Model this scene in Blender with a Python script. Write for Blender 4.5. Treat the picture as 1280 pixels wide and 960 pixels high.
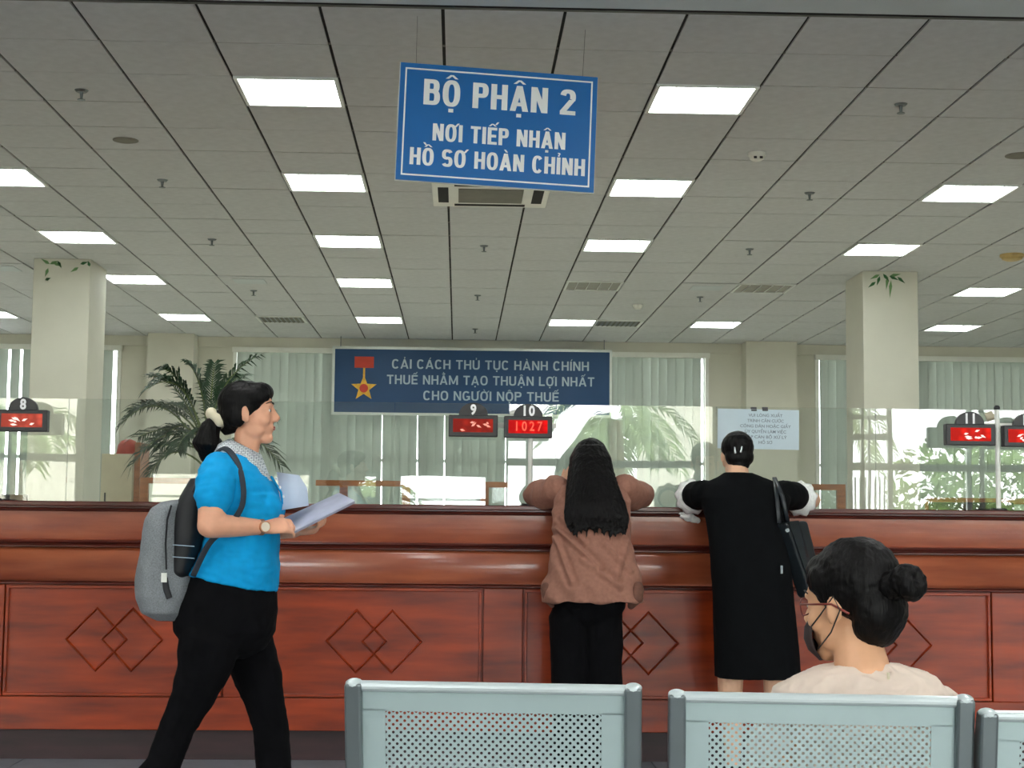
import bpy, bmesh, math, random
import numpy as np
from mathutils import Vector, Matrix, noise
random.seed(7)
for o in list(bpy.data.objects): bpy.data.objects.remove(o)
SC = bpy.context.scene
COL = SC.collection
PI = math.pi
V = Vector

# ---------------------------------------------------------------- camera
FPX = 1966.0; CAMZ = 1.15
PSI, TH, RHO = 0.0335935, 0.0870924, 0.0098
_F = V((math.sin(PSI)*math.cos(TH), math.cos(PSI)*math.cos(TH), math.sin(TH)))
_r = V((math.cos(PSI), -math.sin(PSI), 0)); _u = _r.cross(_F)
_R = _r*math.cos(RHO)+_u*math.sin(RHO); _U = _u*math.cos(RHO)-_r*math.sin(RHO)
cd = bpy.data.cameras.new('camera'); cam = bpy.data.objects.new('camera', cd); COL.objects.link(cam)
cd.sensor_width = 36; cd.lens = FPX*36/1280; cd.clip_start = 0.05; cd.clip_end = 300
M = Matrix((( _R.x,_U.x,-_F.x,0),(_R.y,_U.y,-_F.y,0),(_R.z,_U.z,-_F.z,CAMZ),(0,0,0,1)))
cam.matrix_world = M
SC.camera = cam
def W(px, py, Y):
    """point of the place seen at a photo pixel, at depth Y from the camera"""
    d = _F+_R*((px-640)/FPX)-_U*((py-480)/FPX)
    return V((0,0,CAMZ))+d*(Y/d.y)
def WZ(px, py, z):
    d = _F+_R*((px-640)/FPX)-_U*((py-480)/FPX)
    return V((0,0,CAMZ))+d*((z-CAMZ)/d.z)

# ---------------------------------------------------------------- world, exposure
w = bpy.data.worlds.new('world'); SC.world = w; w.use_nodes = True
bg = w.node_tree.nodes['Background']; bg.inputs[0].default_value = (0.96,0.985,1.0,1); bg.inputs[1].default_value = 8.0
SC.view_settings.view_transform = 'Standard'; SC.view_settings.look = 'None'
SC.view_settings.gamma = 1; SC.view_settings.use_curve_mapping = False
SC.view_settings.exposure = 0.85
LIGHT_EMIT = 9.0
def portal(name, x, y, z, sx, sz, rx):
    l = bpy.data.lights.new(name,'AREA'); l.shape='RECTANGLE'; l.size=sx; l.size_y=sz
    l.cycles.is_portal = True
    o = bpy.data.objects.new(name,l); COL.objects.link(o); o.location=(x,y,z); o.rotation_euler=(rx,0,0)

# ---------------------------------------------------------------- materials
def lin(c): return tuple(((v/255)/12.92 if v/255<=.04045 else ((v/255+.055)/1.055)**2.4) for v in c)
MATS = {}
def mat(name, col, rough=.6, metal=0, var=.12, scale=8, stretch=(1,1,1), bump=0, bscale=None, coat=0, emit=None, estr=0, spec=.5, sheen=0, trans=0, col2=None):
    if name in MATS: return MATS[name]
    m = bpy.data.materials.new(name); m.use_nodes=True; nt=m.node_tree; N=nt.nodes; L=nt.links
    b = N['Principled BSDF']
    c = lin(col)
    tc=N.new('ShaderNodeTexCoord'); mp=N.new('ShaderNodeMapping'); mp.inputs['Scale'].default_value=stretch
    L.new(tc.outputs['Object'],mp.inputs[0])
    nz=N.new('ShaderNodeTexNoise'); nz.inputs['Scale'].default_value=scale; nz.inputs['Detail'].default_value=5
    L.new(mp.outputs[0],nz.inputs['Vector'])
    cr=N.new('ShaderNodeValToRGB')
    c2 = lin(col2) if col2 else tuple(v*(1-2*var) for v in c)
    c1 = c if col2 else tuple(min(1,v*(1+var)) for v in c)
    cr.color_ramp.elements[0].color=(*c2,1); cr.color_ramp.elements[1].color=(*c1,1)
    cr.color_ramp.elements[0].position=.3; cr.color_ramp.elements[1].position=.68
    L.new(nz.outputs[0],cr.inputs[0]); L.new(cr.outputs[0],b.inputs['Base Color'])
    b.inputs['Roughness'].default_value=rough; b.inputs['Metallic'].default_value=metal
    b.inputs['Specular IOR Level'].default_value=spec
    b.inputs['Coat Weight'].default_value=coat; b.inputs['Coat Roughness'].default_value=.12
    b.inputs['Sheen Weight'].default_value=sheen
    if bump:
        n2=N.new('ShaderNodeTexNoise'); n2.inputs['Scale'].default_value=bscale or scale*4; n2.inputs['Detail'].default_value=3
        L.new(mp.outputs[0],n2.inputs['Vector'])
        bp=N.new('ShaderNodeBump'); bp.inputs['Strength'].default_value=bump; bp.inputs['Distance'].default_value=.01
        L.new(n2.outputs[0],bp.inputs['Height']); L.new(bp.outputs[0],b.inputs['Normal'])
    if emit:
        b.inputs['Emission Color'].default_value=(*lin(emit),1); b.inputs['Emission Strength'].default_value=estr
    if trans:
        out=N['Material Output']; tr=N.new('ShaderNodeBsdfTranslucent'); tr.inputs[0].default_value=(*c,1)
        mx=N.new('ShaderNodeMixShader'); mx.inputs[0].default_value=trans
        L.new(b.outputs[0],mx.inputs[1]); L.new(tr.outputs[0],mx.inputs[2]); L.new(mx.outputs[0],out.inputs[0])
    MATS[name]=m; return m
def glass_mat(name, ior, tint, k=1.0):
    m=bpy.data.materials.new(name); m.use_nodes=True; nt=m.node_tree; N=nt.nodes; L=nt.links
    N.remove(N['Principled BSDF']); out=N['Material Output']
    fr=N.new('ShaderNodeFresnel'); fr.inputs[0].default_value=ior
    mu=N.new('ShaderNodeMath'); mu.operation='MULTIPLY'; mu.inputs[1].default_value=k; mu.use_clamp=True
    tr=N.new('ShaderNodeBsdfTransparent'); tr.inputs[0].default_value=(*tint,1)
    gl=N.new('ShaderNodeBsdfGlossy'); gl.inputs['Roughness'].default_value=.0
    nz=N.new('ShaderNodeTexNoise'); nz.inputs['Scale'].default_value=2.5; nz.inputs['Detail'].default_value=1
    tc=N.new('ShaderNodeTexCoord'); bp=N.new('ShaderNodeBump'); bp.inputs['Strength'].default_value=.025; bp.inputs['Distance'].default_value=.01
    L.new(tc.outputs['Object'],nz.inputs['Vector']); L.new(nz.outputs[0],bp.inputs['Height']); L.new(bp.outputs[0],gl.inputs['Normal'])
    mx=N.new('ShaderNodeMixShader')
    L.new(fr.outputs[0],mu.inputs[0]); L.new(mu.outputs[0],mx.inputs[0]); L.new(tr.outputs[0],mx.inputs[1]); L.new(gl.outputs[0],mx.inputs[2]); L.new(mx.outputs[0],out.inputs[0])
    return m

m_wall = mat('wall_paint',(212,210,196),.7,var=.03,scale=2)
m_wall2 = mat('front_wall_paint',(205,203,190),.7,var=.04,scale=2)
m_tile = mat('ceiling_tile',(200,202,203),.85,var=.035,scale=14,bump=.15,bscale=180)
m_dark = mat('dark_void',(34,34,32),.9,var=.1)
m_grid = mat('cross_tee',(120,118,108),.7,var=.05)
m_soffit = mat('soffit_paint',(196,204,206),.7,var=.03,scale=2)
m_floor = mat('floor_tile',(128,132,140),.3,var=.08,scale=10,bump=.02)
m_floor2 = mat('bounce_floor_tile',(225,220,205),.35,var=.05,scale=6)  # unseen floor behind the counter, made pale to bounce light onto the ceiling
m_grout = mat('grout',(74,76,80),.9)
m_wood = mat('red_wood',(168,60,15),.34,var=.3,scale=2.6,stretch=(.8,5,6),coat=.25,spec=.4,col2=(106,32,6),bump=.04,bscale=30)
m_woodf = mat('frieze_wood_sheen_tint',(172,92,58),.30,scale=3,stretch=(.8,5,6),coat=.6,spec=.5,col2=(132,58,34))  # browner and paler than the red wood: reflected sheen put into the colour
m_woodd = mat('dark_red_wood',(98,38,26),.28,scale=6,stretch=(.6,6,9),coat=.2,spec=.35,col2=(62,22,16))
m_plinth = mat('plinth',(66,38,42),.45,scale=4,stretch=(.6,4,4),col2=(40,26,28))
m_owood = mat('orange_wood',(176,112,66),.45,scale=6,stretch=(1,6,6),col2=(140,84,46))
m_white = mat('white_paint',(235,236,228),.5,var=.02)
m_pole = mat('pole_enamel',(245,245,236),.3,var=.02)
m_black = mat('black_plastic',(42,40,42),.4,var=.1)
m_blind = mat('blind_fabric',(172,178,170),.8,var=.04,scale=5,stretch=(6,6,.4),trans=.35)
m_frame = mat('alu_frame',(205,210,205),.35,metal=.5,var=.03)
m_chrome = mat('chrome',(205,212,212),.22,metal=.9,var=.04)
m_rail = mat('bright_rail',(206,216,217),.3,metal=.25,var=.03)
m_sheet = mat('seat_sheet',(178,196,196),.42,metal=.35,var=.05,scale=3)
m_side = mat('seat_side',(120,128,130),.35,metal=.7,var=.06,scale=4)
m_blue = mat('sign_blue',(12,108,184),.35,var=.03,scale=3)
m_navy = mat('banner_blue',(14,66,112),.5,var=.05,scale=2)
m_lets = mat('letter_white',(254,255,255),.5,var=.01)
m_letg = mat('letter_silver',(170,190,205),.4,var=.02)
m_red = mat('medal_red',(205,60,35),.5,var=.05)
m_gold = mat('medal_gold',(232,178,50),.4,var=.12,scale=20)
m_leaf = mat('palm_leaf',(30,66,36),.5,var=.25,scale=10)
m_stem = mat('palm_stem',(96,112,60),.6)
m_gp = glass_mat('counter_glass',1.76,(.955,.975,.965))
m_wg = glass_mat('window_glass',1.45,(.97,.98,.975))
m_skinA = mat('skin_tan',(232,170,138),.5,var=.05,scale=20)
m_skinC = mat('skin_warm',(224,170,132),.5,var=.04,scale=20)
m_skinB = mat('skin_light',(240,190,156),.5,var=.04,scale=20)
m_hair = mat('black_hair',(7,5,5),.5,var=.3,scale=40,stretch=(1,1,.12),bump=.35,bscale=110,spec=.18)
m_lip = mat('lips',(176,98,88),.5)
m_eye = mat('eye_white',(225,220,212),.2,var=.01); m_iris = mat('iris',(40,26,20),.2)
m_teal = mat('polo_blue',(0,156,218),.8,var=.05,scale=30,spec=.25)
m_brown = mat('brown_linen',(158,110,92),.85,var=.07,scale=60,bump=.1,bscale=300)
m_blackc = mat('black_cloth',(9,9,12),.95,var=.15,scale=20,spec=.15)
m_dress = mat('black_dress',(10,12,14),.95,var=.15,scale=20,spec=.15)
m_beige = mat('beige_cloth',(222,203,188),.8,var=.04,scale=20)
m_lace = mat('white_lace',(248,248,244),.8,var=.06,scale=80)
m_gray = mat('grey_melange',(132,136,140),.9,var=.16,scale=260)
m_blackn = mat('black_nylon',(24,25,28),.6,var=.1)
m_bag = mat('black_leather',(32,38,42),.35,var=.15,scale=30,bump=.1)
m_paper = mat('paper',(200,214,236),.7,var=.02)
m_paper2 = mat('printed_paper',(150,150,168),.6,var=.12,scale=30,stretch=(1,12,1))
m_cream = mat('cream_cabinet',(214,204,176),.6,var=.03)
m_redp = mat('red_plastic',(190,66,48),.4,var=.1)
m_diff = mat('light_diffuser',(250,252,250),.5,var=.0,emit=(248,255,250),estr=LIGHT_EMIT)
m_off = mat('unlit_diffuser',(150,148,138),.5,var=.05)
m_metalw = mat('louver_white',(225,228,224),.4,var=.02)

# ---------------------------------------------------------------- mesh builder
class MB:
    def __init__(s): s.v=[]; s.f=[]
    def add(s, vs, fs):
        n=len(s.v); s.v+= [tuple(p) for p in vs]; s.f+=[tuple(i+n for i in f) for f in fs]; return s
    def box(s, x0,x1,y0,y1,z0,z1, mtx=None):
        vs=[V((x,y,z)) for z in (z0,z1) for y in (y0,y1) for x in (x0,x1)]
        if mtx is not None: vs=[mtx@p for p in vs]
        return s.add(vs,[(0,2,3,1),(4,5,7,6),(0,1,5,4),(2,6,7,3),(0,4,6,2),(1,3,7,5)])
    def cbox(s, c, sz, mtx=None):
        return s.box(c[0]-sz[0]/2,c[0]+sz[0]/2,c[1]-sz[1]/2,c[1]+sz[1]/2,c[2]-sz[2]/2,c[2]+sz[2]/2,mtx)
    def rings(s, rs, closed=True):
        n=len(rs[0]); vs=[p for r in rs for p in r]; fs=[]
        for i in range(len(rs)-1):
            for j in range(n):
                a=i*n+j; b=i*n+(j+1)%n
                fs.append((a,b,b+n,a+n))
        if closed:
            fs.append(tuple(reversed(range(n)))); fs.append(tuple((len(rs)-1)*n+j for j in range(n)))
        return s.add(vs,fs)
    def tube(s, pts, rad, n=12, up=(0,0,1)):
        pts=[V(p) for p in pts]
        if not isinstance(rad,(list,tuple)): rad=[rad]*len(pts)
        up=V(up).normalized(); rs=[]; prev=None
        for i,p in enumerate(pts):
            t=(pts[min(i+1,len(pts)-1)]-pts[max(i-1,0)]).normalized()
            if prev is None:
                u=up if abs(t.dot(up))<.95 else (V((1,0,0)) if abs(t.x)<.9 else V((0,1,0)))
            else: u=prev
            b=(u-t*u.dot(t)).normalized(); a=t.cross(b); prev=b
            ra,rb=rad[i] if isinstance(rad[i],(list,tuple)) else (rad[i],rad[i])
            rs.append([p+a*(ra*math.cos(k*2*PI/n))+b*(rb*math.sin(k*2*PI/n)) for k in range(n)])
        return s.rings(rs)
    def capsule(s, pts, rad, n=12, up=(0,0,1)):
        """tube with round ends"""
        pts=[V(p) for p in pts]; R=rad if isinstance(rad,list) else [rad]*len(pts)
        g=lambda r:(r if isinstance(r,(list,tuple)) else (r,r))
        t0=(pts[0]-pts[1]).normalized(); t1=(pts[-1]-pts[-2]).normalized()
        r0=g(R[0]); r1=g(R[-1]); m0=min(r0); m1=min(r1)
        sc=lambda r,k:(r[0]*k,r[1]*k)
        P=[pts[0]+t0*m0*.95,pts[0]+t0*m0*.7]+pts+[pts[-1]+t1*m1*.7,pts[-1]+t1*m1*.95]
        Q=[sc(r0,.3),sc(r0,.72)]+[g(r) for r in R]+[sc(r1,.72),sc(r1,.3)]
        return s.tube(P,Q,n,up)
    def loft(s, rs, n=28, e=2.0):
        """rs: (cx,cy,z,rx,ry[,tilt]) horizontal super-ellipse sections; tilt = dz per metre forward"""
        out=[]
        for r in rs:
            cx,cy,z,rx,ry=r[:5]; tl=r[5] if len(r)>5 else 0
            ring=[]
            for k in range(n):
                a=k*2*PI/n; c,sn=math.cos(a),math.sin(a)
                x=rx*math.copysign(abs(c)**(2/e),c); y=ry*math.copysign(abs(sn)**(2/e),sn)
                ring.append(V((cx+x,cy+y,z+tl*y)))
            out.append(ring)
        return s.rings(out)
    def ell(s, c, r, rot=None, n=16, m=10):
        c=V(c); Rm=rot if rot is not None else Matrix.Identity(3)
        rs=[]
        for i in range(1,m):
            ph=PI*i/m-PI/2
            rs.append([c+Rm@V((r[0]*math.cos(ph)*math.cos(2*PI*k/n),r[1]*math.cos(ph)*math.sin(2*PI*k/n),r[2]*math.sin(ph))) for k in range(n)])
        return s.rings(rs)
    def prism(s, prof, x0, x1, axis='x'):
        """profile of (y,z) extruded along x"""
        n=len(prof)
        if axis=='x': vs=[V((x0,a,b)) for a,b in prof]+[V((x1,a,b)) for a,b in prof]
        elif axis=='y': vs=[V((a,x0,b)) for a,b in prof]+[V((a,x1,b)) for a,b in prof]
        else: vs=[V((a,b,x0)) for a,b in prof]+[V((a,b,x1)) for a,b in prof]
        fs=[(i,(i+1)%n,(i+1)%n+n,i+n) for i in range(n)]+[tuple(reversed(range(n))),tuple(range(n,2*n))]
        return s.add(vs,fs)
    def mesh(s,name,fix=True):
        me=bpy.data.meshes.new(name); me.from_pydata(s.v,[],s.f); me.update()
        if fix:
            bm=bmesh.new(); bm.from_mesh(me); bmesh.ops.recalc_face_normals(bm,faces=bm.faces); bm.to_mesh(me); bm.free()
        return me
def obj(name, mb, m, parent=None, smooth=False, bevel=0, fix=True):
    me = mb.mesh(name,fix) if isinstance(mb,MB) else mb
    if m is not None and not me.materials: me.materials.append(m)
    o=bpy.data.objects.new(name,me); COL.objects.link(o)
    if parent is not None: o.parent=parent
    if smooth: me.shade_smooth()
    if bevel:
        b=o.modifiers.new('bevel','BEVEL'); b.width=bevel; b.segments=2; b.limit_method='ANGLE'
    return o
def thing(name,label,cat,loc=(0,0,0),rz=0,group=None):
    o=bpy.data.objects.new(name,None); COL.objects.link(o); o.location=loc; o.rotation_euler=(0,0,rz)
    o.empty_display_size=.1
    o['label']=label; o['category']=cat
    if group: o['group']=group
    return o
def tag(o,label,cat,group=None):
    o['label']=label; o['category']=cat
    if group: o['group']=group
    return o
def struct(name,mb,m,parent=None,**k):
    o=obj(name,mb,m,parent,**k)
    if parent is None: o['kind']='structure'
    return o
def sroot(name,loc=(0,0,0)):
    o=bpy.data.objects.new(name,None); COL.objects.link(o); o.location=loc; o['kind']='structure'; return o
def dup(root,loc,label,rz=None):
    r=root.copy(); COL.objects.link(r); r.location=loc; r['label']=label
    if rz is not None: r.rotation_euler=(0,0,rz)
    for ch in list(root.children):
        c=ch.copy(); COL.objects.link(c); c.parent=r
        for g in ch.children:
            d=g.copy(); COL.objects.link(d); d.parent=c
    return r
def organic(name, mb, m, parent, voxel=.006, smooth=4, disp=None):
    """voxel-unite the overlapping volumes of mb into one smooth surface"""
    me=mb.mesh('tmp'); o=bpy.data.objects.new('tmp',me); COL.objects.link(o)
    r=o.modifiers.new('r','REMESH'); r.mode='VOXEL'; r.voxel_size=voxel; r.adaptivity=0
    sm=o.modifiers.new('s','SMOOTH'); sm.factor=.5; sm.iterations=smooth
    dg=bpy.context.evaluated_depsgraph_get(); dg.update()
    ev=o.evaluated_get(dg); res=bpy.data.meshes.new_from_object(ev); bpy.data.objects.remove(o)
    if disp:
        nv=len(res.vertices); co=np.empty(nv*3); res.vertices.foreach_get('co',co); no=np.empty(nv*3); res.vertex_normals.foreach_get('vector',no)
        co=co.reshape(-1,3); no=no.reshape(-1,3); d=np.array([disp(V(p)) for p in co]); co+=no*d[:,None]
        res.vertices.foreach_set('co',co.ravel()); res.update()
    res.name=name; res.materials.clear()
    return obj(name,res,m,parent,smooth=True)
def folds(amp, s=(9,9,5), fine=.3, seed=0):
    def f(p):
        q=V((p.x*s[0]+seed,p.y*s[1],p.z*s[2]))
        a=noise.noise(q); b=noise.noise(q*2.3+V((3,7,1)))
        return amp*((.5-abs(a))*1.0+ (.5-abs(b))*fine*2-.4)
    return f
def text(body,size,m,parent,loc,rot=(PI/2,0,0),sx=1,bold=0,ext=.002,name='lettering',align='CENTER',spacing=1):
    c=bpy.data.curves.new('t','FONT'); c.body=body; c.size=size; c.align_x=align; c.align_y='CENTER'; c.offset=bold*size; c.extrude=ext; c.space_character=spacing
    c.resolution_u=3
    o=bpy.data.objects.new('t',c); COL.objects.link(o)
    dg=bpy.context.evaluated_depsgraph_get(); dg.update(); me=bpy.data.meshes.new_from_object(o.evaluated_get(dg)); bpy.data.objects.remove(o)
    for v in me.vertices: v.co.x*=sx
    me.materials.clear(); o=obj(name,me,m,parent); o.location=loc; o.rotation_euler=rot
    return o
def fit_text(body,width,height,m,parent,loc,**k):
    """lettering scaled to a width and cap height"""
    o=text(body,1.0,m,parent,loc,**k); xs=[v.co.x for v in o.data.vertices]; ca=text('H',1.0,m,None,(0,0,0))
    hs=[v.co.y for v in ca.data.vertices]; capz=max(hs)-min(hs); mid=(max(hs)+min(hs))/2; bpy.data.objects.remove(ca)
    sx=width/(max(xs)-min(xs)); sy=height/capz; cx=(max(xs)+min(xs))/2
    for v in o.data.vertices: v.co=((v.co.x-cx)*sx,(v.co.y-mid)*sy,v.co.z)
    return o

# ---- sign-writer's block capitals, with the Vietnamese accents
import unicodedata
def block_text(body,width,cap,m,parent,loc,Wd=.52,T=.17,B=.15,gap=.09,space=.30,name='letter'):
    """each letter an object, cap height and total width given"""
    def ring(cx,cy,rx,ry,a0,a1,n=18,e=2.5,tx=T,ty=B):
        o=[];i=[]
        for k in range(n+1):
            a=math.radians(a0+(a1-a0)*k/n); c,q=math.cos(a),math.sin(a)
            f=lambda v:math.copysign(abs(v)**(2/e),v)
            o.append((cx+rx*f(c),cy+ry*f(q))); i.append((cx+(rx-tx)*f(c),cy+(ry-ty)*f(q)))
        return [[o[k],o[k+1],i[k+1],i[k]] for k in range(n)]
    rect=lambda a,b,c,d:[[(a,b),(c,b),(c,d),(a,d)]]
    par=lambda xa,ya,xb,yb,w:[[(xa,ya),(xa+w,ya),(xb+w,yb),(xb,yb)]]
    def glyph(c):
        w=Wd; h=B/2
        if c=='H': return w,rect(0,0,T,1)+rect(w-T,0,w,1)+rect(T,.5-h,w-T,.5+h)
        if c=='I': return T,rect(0,0,T,1)
        if c=='L': return w*.85,rect(0,0,T,1)+rect(T,0,w*.85,B)
        if c=='E': return w*.88,rect(0,0,T,1)+rect(T,0,w*.88,B)+rect(T,.5-h,w*.8,.5+h)+rect(T,1-B,w*.88,1)
        if c=='T': return w*.95,rect(0,1-B,w*.95,1)+rect(w*.475-T/2,0,w*.475+T/2,1-B)
        if c=='N': return w*1.02,rect(0,0,T,1)+rect(w*1.02-T,0,w*1.02,1)+par(w*1.02-T*1.05,0,T*.05,1,T)
        if c=='M':
            W=w*1.3; return W,rect(0,0,T,1)+rect(W-T,0,W,1)+par(W/2-T*.45,.08,T*.1,1,T*.9)+par(W/2-T*.45,.08,W-T*1.0,1,T*.9)
        if c=='A':
            W=w*1.12; return W,par(0,0,W/2-T/2,1,T)+par(W-T,0,W/2-T/2,1,T)+rect(W*.24,.2,W*.76,.2+B*.9)
        if c=='V':
            W=w*1.08; return W,par(W/2-T/2,0,0,1,T)+par(W/2-T/2,0,W-T,1,T)
        if c=='O': return w*1.05,ring(w*.525,.5,w*.525,.52,0,360,32)
        if c=='C': return w,ring(w*.5,.5,w*.5,.52,38,322,26)
        if c=='G': return w*1.04,ring(w*.52,.5,w*.52,.52,40,330,26)+rect(w*.55,.5-B*.9,w*1.04,.5)+rect(w*1.04-T,.08,w*1.04,.5)
        if c=='U': return w,rect(0,.35,T,1)+rect(w-T,.35,w,1)+ring(w/2,.35,w/2,.37,180,360,16)
        if c=='P': return w*.95,rect(0,0,T,1)+rect(T,1-B,w*.55,1)+rect(T,.42,w*.55,.42+B)+ring(w*.55,.71,w*.4,.29,-90,90,14)
        if c=='B': return w*.98,rect(0,0,T,1)+rect(T,1-B,w*.55,1)+rect(T,.46,w*.55,.46+B)+rect(T,0,w*.55,B)+ring(w*.53,.73,w*.4,.27,-90,90,12)+ring(w*.55,.305,w*.43,.305,-90,90,12)
        if c=='S':
            ry=(.5+h)/2+.01; return w,ring(w/2,1.01-ry,w/2,ry,25,270,20)+ring(w/2,ry-.01,w/2,ry,90,-155,20)
        if c=='2': return w*.95,ring(w*.475,.71,w*.475,.30,170,-25,18)+par(0,B*.9,w*.95-T*1.15,.60,T*1.1)+rect(0,0,w*.95,B)
        return w,rect(0,0,w,1)
    def marks(ms,w,c):
        q=[]; cx=w/2; y=1.07; k=T*.55
        if '\u0302' in ms: q+=par(cx-.19,y,cx-k/2,y+.15,k)+par(cx+.19-k,y,cx-k/2,y+.15,k)
        if '\u0306' in ms: q+=ring(cx,y+.14,.17,.14,180,360,10,2,k,k)
        st=bool(set(ms)&{'\u0302','\u0306'}); sx_,sy=((.15,.10) if '\u0302' in ms else (0,.13)) if st else (0,0)
        if '\u0301' in ms: q+=par(cx+sx_-.04,y+sy,cx+sx_+.06,y+sy+.16,k)
        if '\u0300' in ms: q+=par(cx-(sx_)+.0,y+sy,cx-sx_-.10,y+sy+.16,k)
        if '\u0309' in ms: q+=ring(cx,y+.13,.075,.07,150,-70,10,2,k*.8,k*.8)+rect(cx-k*.4,y-.02,cx+k*.4,y+.08)
        if '\u0323' in ms: q+=rect(cx-T*.42,-.24,cx+T*.42,-.10)
        if '\u031b' in ms: q+=par(w-T*.7,.86,w+.03,1.08,T*.62)
        return q
    x=0; out=[]
    for ch in body:
        if ch==' ': x+=space; continue
        d=unicodedata.normalize('NFD',ch); w_,g_=glyph(d[0]); g_=g_+marks(d[1:],w_,d[0]); out.append((x,g_)); x+=w_+gap+(.03 if '\u031b' in d else 0)
    tot=x-gap; kx=width/tot
    for x0,g_ in out:
        mb=MB()
        for n_,poly in enumerate(g_):
            yo=-.0012-.00002*n_
            vs=[V(((x0+p[0])*kx-width/2,yo,(p[1]-.5)*cap)) for p in poly]; mb.add(vs+[v+V((0,.0011,0)) for v in vs],[(0,1,2,3),(0,4,5,1),(1,5,6,2),(2,6,7,3),(3,7,4,0)])
        o=obj(name,mb,m,parent); o.location=loc
# ================================================================ SETTING
CZ=3.66; FARY=21.83; XL,XR=-9.6,10.2; FRY=-3.5; GY=7.95
# ---- floor
fl=struct('floor',MB().box(XL,XR,FRY,FARY+.2,-.12,-.008),m_grout)
tl=MB().box(-.296,.296,-.296,.296,-.01,0).mesh('floor_tile'); tl.materials.append(m_floor)
for i in range(-5,8):
    for j in range(0,10):
        o=bpy.data.objects.new('floor_tile',tl); COL.objects.link(o); o.parent=fl; o.location=(-.55+.6*i,2.05+.6*j,0)
rest=MB(); rest2=MB()
for i in range(-15,17):
    for j in range(-9,33):
        if -5<=i<8 and 0<=j<10: continue
        x,y=-.55+.6*i,2.05+.6*j
        if y>FARY-.3 or y<FRY+.3 or x<XL+.2 or x>XR-.3: continue
        (rest if y<8.3 else rest2).box(x-.296,x+.296,y-.296,y+.296,-.01,0)
o=obj('floor_tile',rest,m_floor,fl); o['kind']='stuff'
o=obj('floor_tile',rest2,m_floor2,fl); o['kind']='stuff'
# ---- ceiling
GX0,GXP=-.105,.606; GY0,GYP=8.19,.62
gx=lambda i:GX0+GXP*i
gy=lambda j:GY0+GYP*j
ce=struct('ceiling',MB().box(XL,XR,7.5,FARY+.2,CZ+.012,CZ+.2),m_dark)
LIGHTS=[(-2,1),(-2,5),(-2,9),(-2,13),(-2,18),(2,1),(2,5),(2,9),(2,18),(6,5),(6,9),(5,18),(10,18),(-6,5),(-6,9),(-6,13),(-6,18),(-10,18),(9,13),(-10,9),(10,5),(-10,13),(13,13),(-13,18),(14,18),(14,9),(14,5),(-14,5),(-14,9)]
OFFL=[(2,13),(5,13)]
used=set(LIGHTS)|set(OFFL)
CAS=[(0,6),(-4,12),(4,13),(-8,12)]      # cassette units cover tiles near here
tile=MB().box(-GXP/2+.009,GXP/2-.009,-GYP/2+.0045,GYP/2-.0045,0,.012).mesh('ceiling_tile'); tile.materials.append(m_tile)
cand=[]
def proj(p):
    d=V(p)-V((0,0,CAMZ)); z=d.dot(_F); return 640+FPX*d.dot(_R)/z, 480-FPX*d.dot(_U)/z
for i in range(-16,17):
    for j in range(-1,22):
        if (i,j) in used: continue
        x,y=gx(i)+GXP/2,gy(j)+GYP/2
        if x-.3<XL or x+.3>XR: continue
        px,py=proj((x,y,CZ)); cand.append((0 if -60<px<1340 else 1,y,i,j,x))
cand.sort()
rt=MB()
for k,(a,y,i,j,x) in enumerate(cand):
    if k<300:
        o=bpy.data.objects.new('ceiling_tile',tile); COL.objects.link(o); o.parent=ce; o.location=(x,y,CZ+random.uniform(-.0015,.0015))
    else: rt.box(x-GXP/2+.009,x+GXP/2-.009,y-GYP/2+.0045,y+GYP/2-.0045,CZ,CZ+.012)
o=obj('ceiling_tile',rt,m_tile,ce); o['kind']='stuff'
ct=MB()
for j in range(-1,23): ct.box(XL,XR,gy(j)-.004,gy(j)+.004,CZ+.002,CZ+.0118)
obj('cross_tee',ct,m_grid,ce)
struct('ceiling_near',MB().box(XL,XR,FRY,7.47,CZ-.012,CZ+.2),m_soffit).name='ceiling_soffit'
# ---- far wall with windows
def zat(py,px,Y): return W(px,py,Y).z
def xat(px,Y): return W(px,550,Y).x
Y=FARY
wins=[(xat(-190,Y),xat(147,Y),xat(0,Y)),(xat(291,Y),xat(884,Y),0),(xat(1021,Y),xat(1420,Y),0)]
ztop=zat(436,300,Y); zbot=.75
mb=MB(); xs=[XL]+[v for a,b,_ in wins for v in (a,b)]+[XR]
for k in range(0,len(xs),2): mb.box(xs[k],xs[k+1],Y,Y+.2,0,CZ+.05)
for a,b,_ in wins: mb.box(a,b,Y,Y+.2,ztop,CZ+.05); mb.box(a,b,Y,Y+.2,0,zbot)
struct('wall_far',mb,m_wall)
for k,(a,b) in enumerate([(xat(181,21.45),xat(239,21.45)),(xat(933,21.45),xat(997,21.45)),(-9.0,-8.4)]):
    struct('trim_%d'%(k+1),MB().box(a,b,21.45,Y,0,CZ-.001),m_wall)
struct('trim_4',MB().box(XL,XR,Y-.05,Y,CZ-.14,CZ-.001).box(XL,XR,Y-.02,Y,0,.1),m_wall)
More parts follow.
